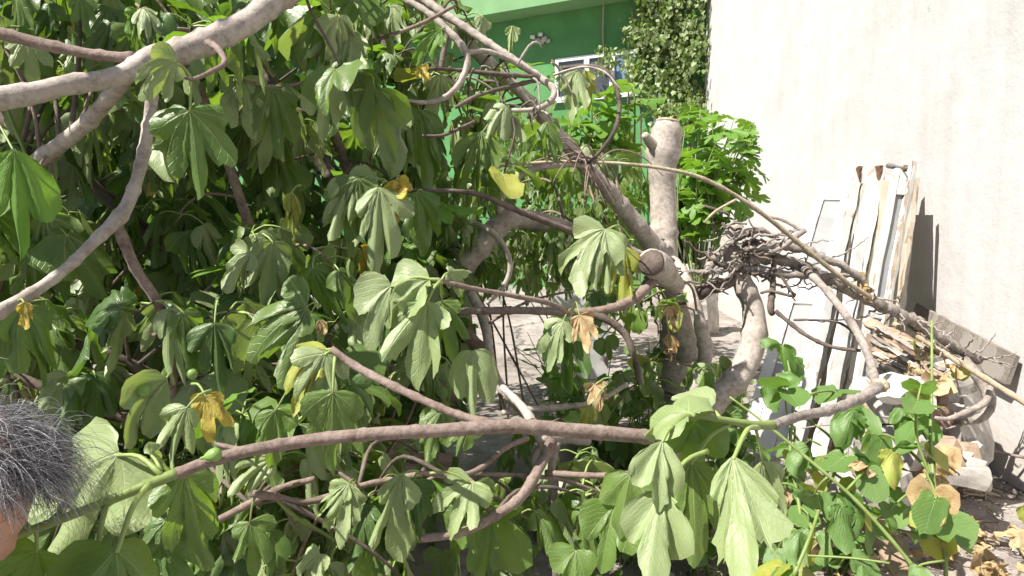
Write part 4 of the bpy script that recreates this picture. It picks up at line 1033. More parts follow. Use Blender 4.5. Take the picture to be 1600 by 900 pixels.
H(fl, (480, 480, 1.7), (365, 530, 1.66), 'green', (500, 480, 1.8), 0.8, 0.4, 0.1, 0.05, 0, 0.4, 962)
H(fl, (485, 490, 1.7), (425, 600, 1.66), 'green', (500, 480, 1.8), 0.8, 0.4, 0.1, 0.05, 0, 0.4, 963)
H(fl, (335, 505, 1.7), (340, 620, 1.7), 'dark', (340, 470, 1.75), 0.7, 0.5, 0.1, 0.05, 0, 0.4, 964)
H(fl, (500, 500, 1.6), (505, 530, 1.6), 'dry', None, 0.5, 2.2, 0.6, 0.15, 0, 0.4, 965)
for a, b, d in ((225, 612, 1.26), (300, 585, 1.5)): put_fig(fl, at(a, b, d), 1.0)

# upper centre hero leaves
H(ft, (622, 160, 2.3), (585, 275, 2.26), 'dusty', (640, 157, 2.33), 0.65, 0.8, 0.25, 0.07, 0, 0.45, 970)
H(ft, (625, 162, 2.32), (645, 262, 2.3), 'green', (640, 157, 2.33), 0.6, 0.7, 0.2, 0.06, 0, 0.45, 971)
H(ft, (655, 170, 2.36), (672, 290, 2.34), 'green', (650, 160, 2.34), 0.6, 0.5, 0.15, 0.05, 0, 0.45, 972)
H(ft, (790, 165, 2.42), (748, 212, 2.38), 'dusty', (800, 173, 2.44), 0.7, 0.9, 0.2, 0.06, 0, 0.5, 973, lob='three')
H(ft, (752, 205, 2.4), (742, 338, 2.36), 'green', (795, 173, 2.44), 0.55, 0.3, 0.12, 0.04, 0, 0.45, 974)
H(ft, (800, 180, 2.46), (805, 235, 2.46), 'dusty', None, 0.6, 0.6, 0.15, 0.06, 0, 0.42, 975)
H(ft, (900, 110, 2.68), (895, 190, 2.66), 'dusty', (905, 106, 2.68), 0.6, 0.5, 0.15, 0.06, 0, 0.42, 976)
H(ft, (915, 110, 2.7), (925, 170, 2.7), 'lime', (908, 106, 2.68), 0.6, 0.5, 0.15, 0.06, 0, 0.42, 977)
H(ft, (800, 40, 2.6), (800, 80, 2.6), 'dusty', (795, 85, 2.55), 0.6, 0.4, 0.15, 0.06, 0, 0.42, 978)
H(ft, (660, 105, 2.3), (668, 128, 2.28), 'yellow', (668, 108, 2.35), 0.9, 1.4, 0.4, 0.12, 0, 0.42, 979)
H(ft, (690, 45, 2.38), (630, 80, 2.36), 'bright', (700, 45, 2.4), 0.6, 0.6, 0.2, 0.05, 0, 0.5, 980)
H(ft, (770, 120, 2.7), (735, 165, 2.7), 'bright', None, 0.8, 0.5, 0.1, 0.05, 0, 0.5, 981)
H(ft, (855, 190, 2.6), (875, 250, 2.6), 'green', None, 0.7, 0.5, 0.15, 0.05, 0, 0.42, 982)
# middle rosette
H(ft, (550, 275, 1.95), (505, 375, 1.92), 'dusty', (610, 295, 2.1), 0.7, 0.8, 0.2, 0.07, 0, 0.42, 985)
H(ft, (592, 292, 1.92), (582, 425, 1.9), 'dusty', (612, 296, 2.1), 0.6, 0.5, 0.15, 0.06, 0, 0.42, 986)
H(ft, (560, 278, 1.94), (535, 400, 1.96), 'green', (612, 296, 2.1), 0.7, 0.7, 0.2, 0.06, 0, 0.42, 987)
H(ft, (590, 280, 1.98), (500, 300, 1.94), 'dusty', (612, 296, 2.1), 0.6, 0.9, 0.2, 0.07, 0, 0.42, 988)
H(ft, (618, 280, 1.95), (616, 356, 1.94), 'yellow', (630, 297, 2.18), 0.38, 0.9, 0.35, 0.1, 0, 0.42, 989)
H(ft, (640, 285, 1.96), (606, 300, 1.92), 'yellow', (632, 297, 2.18), 0.6, 1.2, 0.4, 0.12, 0, 0.42, 990)
H(ft, (650, 300, 2.15), (665, 400, 2.15), 'green', (660, 298, 2.2), 0.7, 0.6, 0.15, 0.06, 0, 0.42, 991)
# leaves below the knob
H(ft, (945, 358, 2.2), (868, 440, 2.14), 'dusty', (985, 372, 2.4), 0.8, 0.6, 0.12, 0.05, 0, 0.4, 995)
H(ft, (946, 358, 2.2), (955, 455, 2.16), 'dusty', (985, 372, 2.4), 0.7, 0.5, 0.12, 0.05, 0, 0.4, 996)
H(ft, (976, 385, 2.5), (970, 480, 2.5), 'lime', (990, 375, 2.4), 0.6, 0.5, 0.15, 0.05, 0, 0.4, 997)
H(ft, (880, 500, 2.1), (840, 570, 2.06), 'dusty', (900, 490, 2.3), 0.7, 0.5, 0.12, 0.05, 0, 0.4, 998)
H(ft, (890, 500, 2.15), (885, 612, 2.1), 'dark', (900, 490, 2.3), 0.8, 0.3, 0.08, 0.04, 0, 0.45, 999)
H(ft, (905, 492, 2.0), (922, 552, 1.98), 'dry', (895, 487, 2.3), 0.6, 0.8, 0.35, 0.12, 0, 0.42, 1000)
H(ft, (1045, 480, 2.6), (1060, 515, 2.6), 'dry', (1030, 450, 2.6), 0.7, 1.8, 0.7, 0.2, 0, 0.42, 1001)
H(ft, (1045, 520, 2.6), (1052, 570, 2.6), 'dry', (1040, 500, 2.6), 0.35, 1.4, 0.7, 0.2, 0, 0.42, 1002)
H(ft, (930, 600, 2.4), (945, 640, 2.36), 'dry', (955, 590, 2.4), 0.8, 1.6, 0.6, 0.16, 0, 0.42, 1003)
H(ft, (925, 635, 2.35), (900, 670, 2.3), 'lime', (950, 600, 2.4), 0.8, 1.0, 0.3, 0.1, 0, 0.42, 1004)

# right foreground fork
fr_ = thing('cut_fig_branch', 'short cut fig branch with big dusty grey green leaves beside the planks', 'branch', tuple(at(1200, 665, 1.15)))
branch(fr_, [(1376, 602, 1.5, 20), (1345, 622, 1.44, 19), (1300, 640, 1.36, 18), (1250, 650, 1.28, 17), (1210, 664, 1.2, 17)], 'dead', 0.06, 10, 0.06, 90, 'branch', 0.008)
branch(fr_, [(1214, 663, 1.21, 17), (1180, 664, 1.17, 16), (1130, 656, 1.13, 12), (1075, 650, 1.1, 9), (1050, 668, 1.08, 7)], M_STEMG, 0.05, 9, 0.03, 91, 'shoot_tip', 0.008)
v, f, _, _ = tube_data([at(1374, 603, 1.495), at(1382, 598, 1.51)], [0.017, 0.012], 8, 0.01, 0, 0.3, 8)
link('split_end', mesh('split_end', v, f, [M_CUT]), fr_, (0, 0, 0))
H(fr_, (1075, 646, 1.1), (1000, 600, 1.16), 'dusty', (1085, 650, 1.1), 0.95, 0.8, 0.35, 0.05, 15, 0.6, 1010, lob='three', prad=.004)
H(fr_, (1110, 640, 1.16), (1030, 625, 1.22), 'dusty', (1125, 655, 1.13), 0.7, 0.8, 0.3, 0.05, 0, 0.6, 1011, lob='three', prad=.004)
H(fr_, (1035, 688, 1.05), (1028, 795, 1.0), 'dusty', (1052, 667, 1.08), 0.42, 0.3, 0.15, 0.05, 0, 0.6, 1012, lob='three', prad=.0035)
H(fr_, (1035, 765, 1.03), (1000, 905, 0.98), 'dusty', (1105, 705, 1.1), 0.5, 0.2, 0.1, 0.04, 0, 0.55, 1013, lob='three', prad=.004)
H(fr_, (1145, 712, 1.05), (1172, 915, 0.98), 'dusty', (1185, 668, 1.17), 0.42, 0.2, 0.1, 0.045, 0, 0.66, 1014, lob='fig', prad=.0045)
H(fr_, (1080, 720, 1.12), (1085, 890, 1.1), 'green', (1140, 662, 1.14), 0.6, 0.2, 0.18, 0.04, 0, 0.45, 1015, prad=.004)
H(fr_, (1085, 660, 1.15), (1080, 760, 1.14), 'green', None, 0.9, 0.5, 0.1, 0.05, 0, 0.5, 1016, lob='three')
H(fr_, (1190, 720, 1.2), (1235, 830, 1.2), 'dusty', (1180, 668, 1.18), 0.5, 0.5, 0.15, 0.05, 0, 0.5, 1017)
H(fr_, (960, 790, 1.2), (930, 890, 1.16), 'green', None, 0.8, 0.3, 0.12, 0.05, 0, 0.5, 1018, lob='three')
H(fr_, (985, 740, 1.18), (960, 840, 1.16), 'green', None, 0.7, 0.3, 0.12, 0.05, 0, 0.5, 1019, lob='three')
H(fr_, (900, 860, 1.2), (880, 930, 1.16), 'green', None, 0.9, 0.3, 0.12, 0.05, 0, 0.5, 1020, lob='three')

# ================================================================== DEAD TANGLE ON THE RIGHT
dl_ = thing('dead_limb', 'dead grey gnarled limb reaching from the twig knot to the white wall', 'branch', tuple(at(1170, 400, 3.35)))
L1, _ = branch(dl_, [(1165, 405, 3.4, 24), (1210, 405, 3.42, 20), (1255, 416, 3.45, 19), (1300, 440, 3.5, 19), (1345, 462, 3.55, 18), (1400, 488, 3.62, 20), (1450, 515, 3.68, 20), (1495, 545, 3.74, 18), (1530, 566, 3.78, 13)], 'dead', 0.06, 10, 0.14, 100, 'branch', 0.02, 0.004)
branch(dl_, [(1160, 420, 3.4, 16), (1200, 425, 3.38, 14), (1245, 430, 3.38, 13), (1290, 432, 3.4, 10), (1330, 430, 3.42, 7)], 'dead', 0.06, 8, 0.15, 101, 'branch', 0.02, 0.003)
branch(dl_, [(1170, 395, 3.4, 16), (1210, 384, 3.36, 16), (1255, 388, 3.35, 16), (1290, 402, 3.35, 14), (1320, 418, 3.35, 13), (1350, 440, 3.36, 12)], 'dead', 0.05, 8, 0.16, 102, 'branch', 0.02, 0.004)
branch(dl_, [(1255, 418, 3.4, 14), (1285, 447, 3.2, 13), (1320, 490, 3.0, 14), (1348, 535, 2.8, 15), (1364, 580, 2.6, 15), (1368, 612, 2.5, 12)], 'dead', 0.12, 9, 0.06, 103, 'branch', 0.02)
branch(dl_, [(1100, 430, 3.4, 14), (1125, 395, 3.4, 16), (1150, 372, 3.42, 14), (1185, 360, 3.42, 12), (1215, 372, 3.45, 8)], 'dead', 0.06, 8, 0.14, 104, 'branch', 0.02, 0.003)
branch(dl_, [(1060, 470, 3.4, 22), (1095, 458, 3.4, 24), (1135, 442, 3.42, 22), (1165, 425, 3.42, 20)], 'dark', 0.08, 9, 0.14, 105, 'branch', 0.02, 0.003)
branch(dl_, [(1075, 425, 3.35, 8), (1110, 425, 3.35, 9), (1150, 420, 3.38, 9)], 'dead', 0.05, 7, 0.15, 106, 'branch', 0.02, 0.003)
branch(dl_, [(1210, 400, 3.38, 10), (1208, 440, 3.34, 10), (1204, 480, 3.3, 11), (1208, 492, 3.3, 8)], 'dark', 0.03, 7, 0.2, 107)
branch(dl_, [(1212, 486, 3.3, 8), (1235, 505, 3.25, 8), (1262, 525, 3.2, 7), (1300, 542, 3.15, 7), (1345, 548, 3.1, 6)], 'dark', 0.05, 7, 0.1, 108)
branch(dl_, [(1240, 500, 3.3, 4), (1280, 500, 3.25, 4), (1315, 506, 3.2, 5), (1345, 530, 3.1, 5)], 'dark', 0.05, 6, 0.1, 109)
branch(dl_, [(1190, 440, 3.35, 4), (1215, 428, 3.3, 5), (1236, 455, 3.28, 6), (1240, 463, 3.28, 6), (1205, 455, 3.3, 5), (1188, 458, 3.32, 4)], 'dark', 0.03, 6, 0.1, 110, 'twig')
branch(dl_, [(1195, 398, 3.3, 7), (1225, 385, 3.28, 8), (1250, 365, 3.26, 9), (1258, 360, 3.26, 10)], 'dead', 0.03, 7, 0.1, 111, 'twig')
branch(dl_, [(1190, 335, 3.35, 4), (1225, 345, 3.3, 5), (1253, 361, 3.27, 6)], 'dead', 0.03, 7, 0.1, 112, 'twig')
rk = random.Random(91)
for i in range(46):
    a = at(1160 + rk.gauss(0, 16), 390 + rk.gauss(0, 20), 3.36 + rk.gauss(0, 0.04))
    b = a + V((rk.gauss(0.03, .13), rk.gauss(0, .06), rk.gauss(0, .075)))
    smooth_twig(dl_, a, b, rk.uniform(0.004, 0.01), 0.0025, rk, BK['dead' if i % 3 else 'dark'], rk.uniform(-.2, .25), 'twig', 0.006, 0.22)
for i in range(44):
    t = rk.choice(L1[4:]); b = t + V((rk.gauss(0, .16), rk.gauss(-.05, .06), rk.gauss(0, .08)))
    smooth_twig(dl_, t, b, 0.006, 0.002, rk, BK['dead'], rk.uniform(-.15, .2), 'twig', 0.005, 0.2)
for i in range(14):
    a = at(rk.uniform(1060, 1140), rk.uniform(400, 450), 3.35); b = a + V((rk.gauss(0, .12), rk.gauss(-.05, .06), rk.gauss(0, .06)))
    smooth_twig(dl_, a, b, 0.006, 0.003, rk, BK['dead'], rk.uniform(-.15, .2), 'twig', 0.005, 0.2)
H(dl_, (1340, 432, 3.38), (1358, 446, 3.36), 'dry', None, 0.9, 2, 0.7, 0.2, 0, 0.4, 1030)
H(dl_, (1345, 450, 3.5), (1378, 452, 3.46), 'dry', None, 0.9, 2, 0.7, 0.2, 0, 0.4, 1031)

def cane(label, L, mat='cane', seed=0, nodes=0.1):
    P, R = px_pts(L); R = [x * 0.85 for x in R]; v, f, _, _ = tube_data(P, R, 7, 0.03, nodes, 0.04, seed)
    o = link('dry_cane', mesh('dry_cane', v, f, [BK[mat]])); return tag(o, label, 'cane')
cane('long thin dry cane arching past the sawn trunk to the planks', [(760, 262, 3.0, 5), (860, 253, 3.0, 6), (960, 255, 3.02, 7), (1040, 264, 3.05, 8), (1100, 280, 3.1, 9), (1160, 312, 3.15, 9), (1215, 352, 3.2, 10), (1270, 398, 3.25, 10), (1320, 438, 3.3, 10), (1360, 465, 3.35, 9)], seed=1)
cane('straight tan stick propped on the rubble against the white wall', [(1395, 505, 3.72, 12), (1440, 530, 3.66, 12), (1500, 567, 3.58, 13), (1560, 604, 3.5, 13), (1625, 645, 3.42, 12)], seed=2)
cane('yellowish bent stalk crossing the knot of dead twigs', [(1100, 348, 3.2, 4), (1118, 330, 3.2, 5), (1150, 312, 3.22, 5)], seed=3, nodes=0.03)
cane('hooked dark grey branch end hanging against the white wall foot', [(1505, 560, 3.75, 22), (1525, 585, 3.7, 23), (1543, 612, 3.66, 24), (1545, 640, 3.62, 21), (1528, 655, 3.6, 17), (1500, 660, 3.58, 13)], 'dead', 4)
cane('crooked dead twig lying against the hooked branch end', [(1548, 605, 3.6, 13), (1540, 628, 3.56, 14), (1515, 642, 3.52, 13), (1480, 655, 3.5, 10), (1460, 652, 3.5, 7)], 'dead', 5)

# ================================================================== LEANING BOARDS
def lean_board(name, label, bl, br, tl, th, mat, off=0.06, chip=0.004, seed=0, group=None, parts=True, gz=0.0):
    BL, BR = ground(*bl, gz), ground(*br, gz); TL = wallpt(*tl, off)
    wv = (BR - BL); up = TL - BL
    n = wv.cross(up).normalized()
    if n.dot(CAM - BL) < 0: n = -n
    c = BL + wv * 0.5 + up * 0.5 - n * (th / 2)
    if not parts:
        o = link(name, box_mesh(name, c, wv * 0.5, n * (th / 2), up * 0.5, mat, chip, seed, 24, 0.003))
        return tag(o, label, 'board', group)
    t = thing(name, label, 'door', tuple((BL + BR) / 2), group)
    w = wv.length; ux = wv.normalized(); uy = up.normalized(); Lh = up.length; s = min(0.11, w * 0.27)
    def piece(nm_, x0, x1, y0, y1, th_, dn, m_=mat, sd=0):
        cc_ = BL + ux * ((x0 + x1) / 2) + uy * ((y0 + y1) / 2) - n * (th / 2 + dn)
        link(nm_, box_mesh(nm_, cc_, ux * ((x1 - x0) / 2), n * (th_ / 2), uy * ((y1 - y0) / 2), m_, chip * 0.5, seed + sd, 12, 0.0025), t, (0, 0, 0))
    piece('stile', 0, s, 0, Lh, th, 0, sd=1); piece('stile', w - s, w, 0, Lh, th, 0, sd=2)
    for k, (a, b) in enumerate(((0.002, 0.16), (0.46, 0.53), (0.9, 0.998))): piece('rail', s + .001, w - s - .001, a * Lh, b * Lh, th - 0.004, 0, sd=3 + k)
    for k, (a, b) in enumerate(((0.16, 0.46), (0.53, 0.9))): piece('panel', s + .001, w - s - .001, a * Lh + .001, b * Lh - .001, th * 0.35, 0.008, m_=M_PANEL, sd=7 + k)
    return t
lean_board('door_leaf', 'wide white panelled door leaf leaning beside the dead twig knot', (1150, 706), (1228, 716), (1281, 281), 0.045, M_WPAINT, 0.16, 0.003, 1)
lean_board('shadow_back_door', 'broad dull beige door added behind the leaning boards to shadow the wall', (1299, 654), (1377, 712), (1348, 284), 0.04, M_BEIGE, 0.2, 0.003, 21, None, False)  # door added to throw a solid shadow onto the wall
for i_, (lb_, bl_, br_, tl_, th_, mt_, of_) in enumerate((
    ('narrow white board with brown broken top next to the wide door leaf', (1230, 722), (1249, 719), (1336, 264), 0.05, M_WPAINT, 0.2),
    ('thin edge board in shade grey squeezed beside the broken top board', (1249, 712), (1256, 711), (1347, 286), 0.04, M_GPAINT, 0.15),  # grey colour stands in for a door's shaded edge
    ('brownish bare board recessed between two white boards', (1262, 700), (1276, 699), (1352, 304), 0.03, M_WOOD, 0.1),
    ('white chipped board with a rusty hinge at its top', (1271, 722), (1290, 720), (1363, 262), 0.05, M_WPAINT, 0.22),
    ('thin white strip board just behind the hinge board', (1290, 712), (1296, 712), (1378, 272), 0.04, M_WPAINT, 0.17),
    ('board in painted shade grey set back beside the hinge board', (1300, 702), (1312, 701), (1386, 274), 0.03, M_GPAINT, 0.13),  # shaded side of a door, painted as a grey board
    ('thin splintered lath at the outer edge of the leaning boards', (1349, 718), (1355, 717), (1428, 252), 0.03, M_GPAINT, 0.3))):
    lean_board('old_board', lb_, bl_, br_, tl_, th_, mt_, of_, 0.005, 30 + i_, None, False)
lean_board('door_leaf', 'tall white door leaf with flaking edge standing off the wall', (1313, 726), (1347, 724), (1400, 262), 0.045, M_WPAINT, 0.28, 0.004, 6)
hg = thing('iron_bolt', 'small dark iron bolt lying across the board tops', 'bolt', tuple(wallpt(1400, 260, 0.2)))
v, f, _, _ = tube_data([wallpt(1388, 259, .24), wallpt(1396, 260, .24), wallpt(1400, 260, .24), wallpt(1417, 263, .24)], [0.02, 0.02, 0.009, 0.008], 8, 0.03)
link('shaft', mesh('shaft', v, f, [M_IRON]), hg, (0, 0, 0))
v, f, _, _ = tube_data([wallpt(1415, 258, .24), wallpt(1414, 268, .24)], [0.014, 0.014], 8, 0.03)
link('head', mesh('head', v, f, [M_RUST]), hg, (0, 0, 0))
for i, (a, b) in enumerate(((1341, 274), (1373, 272))):
    o = link('rusty_hinge', box_mesh('rusty_hinge', wallpt(a, b, .18), WD * 0.04, WN * 0.012, V((0, 0, 0.07)), M_RUST, 0.004, i, 4)); tag(o, ('rusty hinge plate on the narrow board with the broken top', 'rusty hinge plate on the chipped board beside grey board')[i], 'hinge')

# ================================================================== RUBBLE BY THE WALL
def plank(label, a, b, wpx, th, mat, seed, facing=None, name='old_plank'):
    A, B = (a, b) if isinstance(a, V) else (at(*a), at(*b)); u = B - A; mid = (A + B) / 2
    n = facing or ((CAM - mid).normalized() + V((0, 0, 0.7))); n = (n - u.normalized() * n.dot(u.normalized())).normalized()
    s = u.normalized().cross(n); w = wpx * mid.y / FPX
    o = link(name, box_mesh(name, mid - n * th / 2, s * (w / 2), n * (th / 2), u / 2, mat, 0.004, seed, 10, 0.002))
    return tag(o, label, 'plank')
plank('dark grey plank lying flat against the white wall above the hooked branch', wallpt(1425, 492, .1), wallpt(1578, 578, .07), 44, 0.03, M_WOODG, 11, WN + V((0, 0, .15)))
plank('brown plank end under the dead limb beside the leaning boards', (1355, 500, 4.1), (1400, 525, 3.9), 18, 0.03, M_WOOD, 12)
plank('weathered slat lying topmost in the plank stack', (1362, 528, 4.0), (1450, 575, 3.8), 13, 0.03, M_WOODG, 13)
plank('weathered slat second in the plank stack', (1360, 546, 3.98), (1440, 588, 3.78), 13, 0.03, M_WOOD, 14)
plank('weathered slat lowest in the plank stack', (1362, 565, 3.95), (1435, 604, 3.75), 14, 0.03, M_WOODG, 15)
plank('cracked pale plank slanting under the white plaster block', (1335, 655, 3.6), (1395, 720, 3.2), 26, 0.03, M_WOOD, 16)
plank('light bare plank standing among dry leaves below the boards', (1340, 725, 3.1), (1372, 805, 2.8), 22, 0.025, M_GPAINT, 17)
plank('broken brown plank tipped up at the edge of the yard floor', (1360, 800, 2.75), (1425, 905, 2.35), 44, 0.03, M_WOOD, 18)
plank('short grey plank lying across the litter below the vine', (1215, 805, 2.7), (1390, 790, 2.8), 14, 0.025, M_WOODG, 19)
plank('dark plank bridging the hollow below the hooked branch', (1420, 690, 3.55), (1530, 705, 3.5), 30, 0.03, M_WOOD, 20)
plank('short splintered plank under the raspberry leaf', (1395, 640, 3.6), (1470, 672, 3.5), 16, 0.025, M_WOODG, 21)
for i in range(16):
    rz_ = random.Random(700 + i); t_ = i / 15
    plank('thin weathered lath in the bundle stacked under the dead limb', (1362 + rz_.uniform(0, 22), 506 + t_ * 82, 3.98 - t_ * .25), (1440 + rz_.uniform(-10, 45), 548 + t_ * 84 + rz_.uniform(-8, 8), 3.74 - t_ * .25), rz_.uniform(4, 8), 0.016, (M_WOODG, M_WOOD, M_BEIGE)[i % 3], 700 + i, None, 'wood_lath')['group'] = 'laths in the bundle by the wall'
rq = random.Random(505)
for i in range(30):
    a_, b_ = rq.uniform(1230, 1520), rq.uniform(640, 880); d_ = 1.65 * FPX / (max(b_, 700) + 60 - HOR) + rq.uniform(0, .5)
    p_ = at(a_, b_, d_); p_.z = max(0.03, min(p_.z, 0.55)); an_ = rq.gauss(-0.6, 0.6)
    u_ = V((math.cos(an_), rq.gauss(0, .4), math.sin(an_) * .6)).normalized() * rq.uniform(.12, .32)
    q_ = p_ + u_; q_.z = max(0.02, q_.z)
    v, f, _, _ = tube_data([p_ - u_ * .3, p_ + u_ * .4 + V((rq.gauss(0, .015), 0, rq.gauss(0, .015))), q_], [rq.uniform(.004, .011)] * 3, 6, 0.03, 0.06, 0.15, i)
    tag(link('dry_stick', mesh('dry_stick', v, f, [BK[rq.choice(('cane', 'dead', 'brown'))]])), 'thin dry stick lying in the litter below the leaning boards', 'stick', 'dry sticks in the litter')
rr_ = random.Random(55)
def stone(label, p, s, mat, seed, name='rubble_chunk', cat='rubble', group=None, box=0.6, rz=None):
    o = link(name, chunk_mesh(name, s, mat, seed, box), None, p); r = random.Random(seed)
    o.rotation_euler = (r.uniform(-.4, .4), r.uniform(-.4, .4), r.uniform(0, 3) if rz is None else rz)
    return tag(o, label, cat, group)
stone('large white plaster block on the rubble below the stacked slats', at(1410, 608, 3.55), (0.11, 0.08, 0.07), M_PLASTER, 1, 'plaster_block', 'block', None, 0.85, 0.3)
stone('pale concrete block by the dark doorway beyond the twig knot', ground(1083, 520) + V((0, 0, 0.75)), (0.2, 0.15, 0.14), M_CONC, 2, 'concrete_block', 'block', None, 0.8)
stone('tall concrete lump supporting the pale block by the doorway', ground(1083, 520) + V((0, 0, 0.28)), (0.3, 0.25, 0.32), M_CONC, 3, 'concrete_block', 'block', None, 0.8)
heap = [(1400, 650, 3.7), (1440, 655, 3.8), (1475, 660, 3.85), (1370, 640, 3.9), (1420, 700, 3.5), (1460, 710, 3.5), (1495, 715, 3.55), (1380, 690, 3.6), (1350, 620, 4.0), (1430, 600, 3.95), (1465, 610, 4.0), (1390, 580, 4.05), (1440, 560, 4.1), (1405, 540, 4.15), (1500, 740, 3.4), (1370, 760, 3.2), (1480, 590, 4.0)]
for i, (a, b, d) in enumerate(heap):
    p = at(a, b, d); g_ = min(p.z, 0.9)
    m_ = (M_CONC, M_BRICK, M_CONC, M_WOODG if i % 5 == 4 else M_CONC)[i % 4]
    if m_ is M_WOODG: m_ = M_CONC
    stone('broken brick in the rubble heap by the wall foot' if m_ is M_BRICK else 'grey concrete chunk in the rubble heap by the wall foot', p,
          (rr_.uniform(.08, .16), rr_.uniform(.07, .12), rr_.uniform(.05, .09)), m_, 20 + i, 'broken_brick' if m_ is M_BRICK else 'rubble_chunk', 'brick' if m_ is M_BRICK else 'rubble',
          'bricks in the rubble heap' if m_ is M_BRICK else 'chunks in the rubble heap', 0.75)
# core of the heap down to the ground: bigger chunks under the visible ones
for i in range(16):
    t = i / 15; p = wallpt(1400 + 90 * rr_.random(), 600, 0.12 + 0.55 * rr_.random()); p.z = rr_.uniform(0.08, 0.4)
    stone('big concrete lump buried low in the rubble heap', p, (.2, .16, .15), M_CONC, 60 + i, 'concrete_lump', 'rubble', 'lumps low in the rubble heap', 0.7)
# dry leaves caught on the heap and lying on the yard floor
dry_spots = [(1470, 572, 3.6, .14), (1485, 590, 3.55, .13), (1500, 578, 3.6, .12), (1440, 560, 3.7, .13), (1455, 545, 3.75, .12), (1420, 535, 3.8, .1), (1465, 595, 3.5, .13), (1468, 715, 2.9, .13), (1450, 742, 2.7, .12), (1410, 590, 3.6, .1), (1430, 575, 3.65, .11)]
DRYG = 'dry leaves caught on the rubble'
for i, (a, b, d, s) in enumerate(dry_spots):
    o = put_leaf(None, 'dry' if i not in (2, 5) else 'lime', at(a, b, d), rr_.uniform(0, 6), s * 0.8, rr_, 0.8, 'dry_leaf'); tag(o, 'curled dry fig leaf caught on the rubble heap', 'leaf', DRYG)
for i in range(75):
    px, py = rr_.uniform(1180, 1620), rr_.uniform(700, 960)
    if px > 1540 and py < 780: continue
    p = ground(px, py, 0.03)
    o = put_leaf(None, 'dry', p + V((0, 0, rr_.uniform(0.0, 0.05))), rr_.uniform(0, 6), rr_.uniform(0.06, 0.13), rr_, 0.7, 'dry_leaf'); tag(o, 'curled dry fig leaf lying on the yard floor', 'leaf', 'dry leaves on the yard floor')
# chips and crumbs
cv, cf, n0 = [], [], 0
for i in range(1500):
    px, py = rr_.uniform(900, 1640), rr_.uniform(690, 1000)
    p = ground(px, py, 0.008); s = rr_.uniform(0.004, 0.016) * (1.6 if rr_.random() < 0.1 else 1)
    dx = [V((rr_.uniform(-1, 1), rr_.uniform(-1, 1), rr_.uniform(-.4, 1))) * s for _ in range(5)]
    cv += [tuple(p + q) for q in dx]; cf += [(n0, n0 + 1, n0 + 2), (n0, n0 + 2, n0 + 3), (n0 + 1, n0 + 3, n0 + 4), (n0, n0 + 1, n0 + 4), (n0 + 2, n0 + 3, n0 + 4)]; n0 += 5
o = link('gravel_litter', mesh('gravel_litter', cv, cf, [M_CONC], None, False)); tag(o, 'loose crumbs of concrete and gravel on the yard floor', 'gravel', None, 'stuff')
cv, cf, n0 = [], [], 0
for i in range(700):
    px, py = rr_.uniform(1080, 1560), rr_.uniform(700, 1000)
    p = ground(px, py, 0.012); a = rr_.uniform(0, 3.14); l = rr_.uniform(0.015, 0.07); w = rr_.uniform(0.002, 0.005)
    u = V((math.cos(a), math.sin(a), rr_.gauss(0, .2))) * l; s = V((-math.sin(a), math.cos(a), 0)) * w; h = V((0, 0, w))
    cv += [tuple(x) for x in (p - u - s, p + u - s, p + u + s, p - u + s, p - u + h * 2, p + u + h * 2)]
    cf += [(n0, n0 + 1, n0 + 5, n0 + 4), (n0 + 2, n0 + 3, n0 + 4, n0 + 5), (n0, n0 + 3, n0 + 2, n0 + 1)]; n0 += 6
o = link('twig_litter', mesh('twig_litter', cv, cf, [BK['cane']], None, False)); tag(o, 'dry twig bits and straw littering the yard floor', 'litter', None, 'stuff')

# cement tub and a white board seen between the branches
tb = ground(935, 850)
prof = [(0.2, 0.0), (0.3, 0.04), (0.37, 0.16), (0.40, 0.3), (0.405, 0.4), (0.37, 0.405), (0.36, 0.32), (0.3, 0.12), (0.05, 0.1)]
v, f = lathe(prof, 36)
rv = random.Random(4); v = [(x * (1 + rv.gauss(0, .004)), y * (1 + rv.gauss(0, .004)), z) for x, y, z in v]
o = link('cement_tub', mesh('cement_tub', v, f, [M_TUB]), None, tb + V((0.1, 0.2, 0))); o.rotation_euler = (0.05, -0.1, 0)
tag(o, 'round beige cement tub half hidden under the front leaves', 'tub')
A, B = at(905, 452, 6.3), at(905, 452, 6.3)
wb = link('white_board', box_mesh('white_board', V((A.x, A.y, 0.55)), V((0.28, 0.05, 0)), V((-0.01, 0.02, 0)), V((0, 0.05, 0.55)), M_WPAINT, 0.004, 9, 10))
tag(wb, 'sunlit white board standing in the yard behind the branches', 'board')

# ================================================================== VINES AND WEEDS ON THE RIGHT
vn = thing('trailing_vine', 'trailing green vine climbing over the litter below the leaning boards', 'vine', tuple(ground(1290, 880)))
def vstem(L, name='stem', mat=None, nodes=0.08):
    P, R = px_pts(L); v, f, pts, _ = tube_data(P, R, 6, 0.02, nodes, 0.03, 5); link(name, mesh(name, v, f, [mat or M_STEMG]), vn, (0, 0, 0)); return pts
V1 = vstem([(1140, 620, 2.2, 4), (1200, 665, 2.15, 5), (1260, 715, 2.1, 6), (1330, 775, 2.05, 7), (1390, 840, 2.0, 7), (1450, 915, 1.95, 8)])
V2 = vstem([(1456, 500, 2.6, 4), (1456, 600, 2.45, 5), (1454, 680, 2.35, 6), (1460, 760, 2.25, 7), (1475, 860, 2.2, 8), (1480, 940, 2.15, 8)])
V3 = vstem([(1240, 640, 2.5, 4), (1310, 700, 2.3, 5), (1285, 780, 2.2, 6), (1265, 840, 2.1, 7), (1240, 900, 2.05, 8)])
V4 = vstem([(1262, 868, 2.0, 4), (1330, 872, 1.95, 4), (1390, 880, 1.9, 4)])
V5 = vstem([(1390, 795, 2.1, 4), (1420, 770, 2.15, 4), (1450, 745, 2.2, 3)])
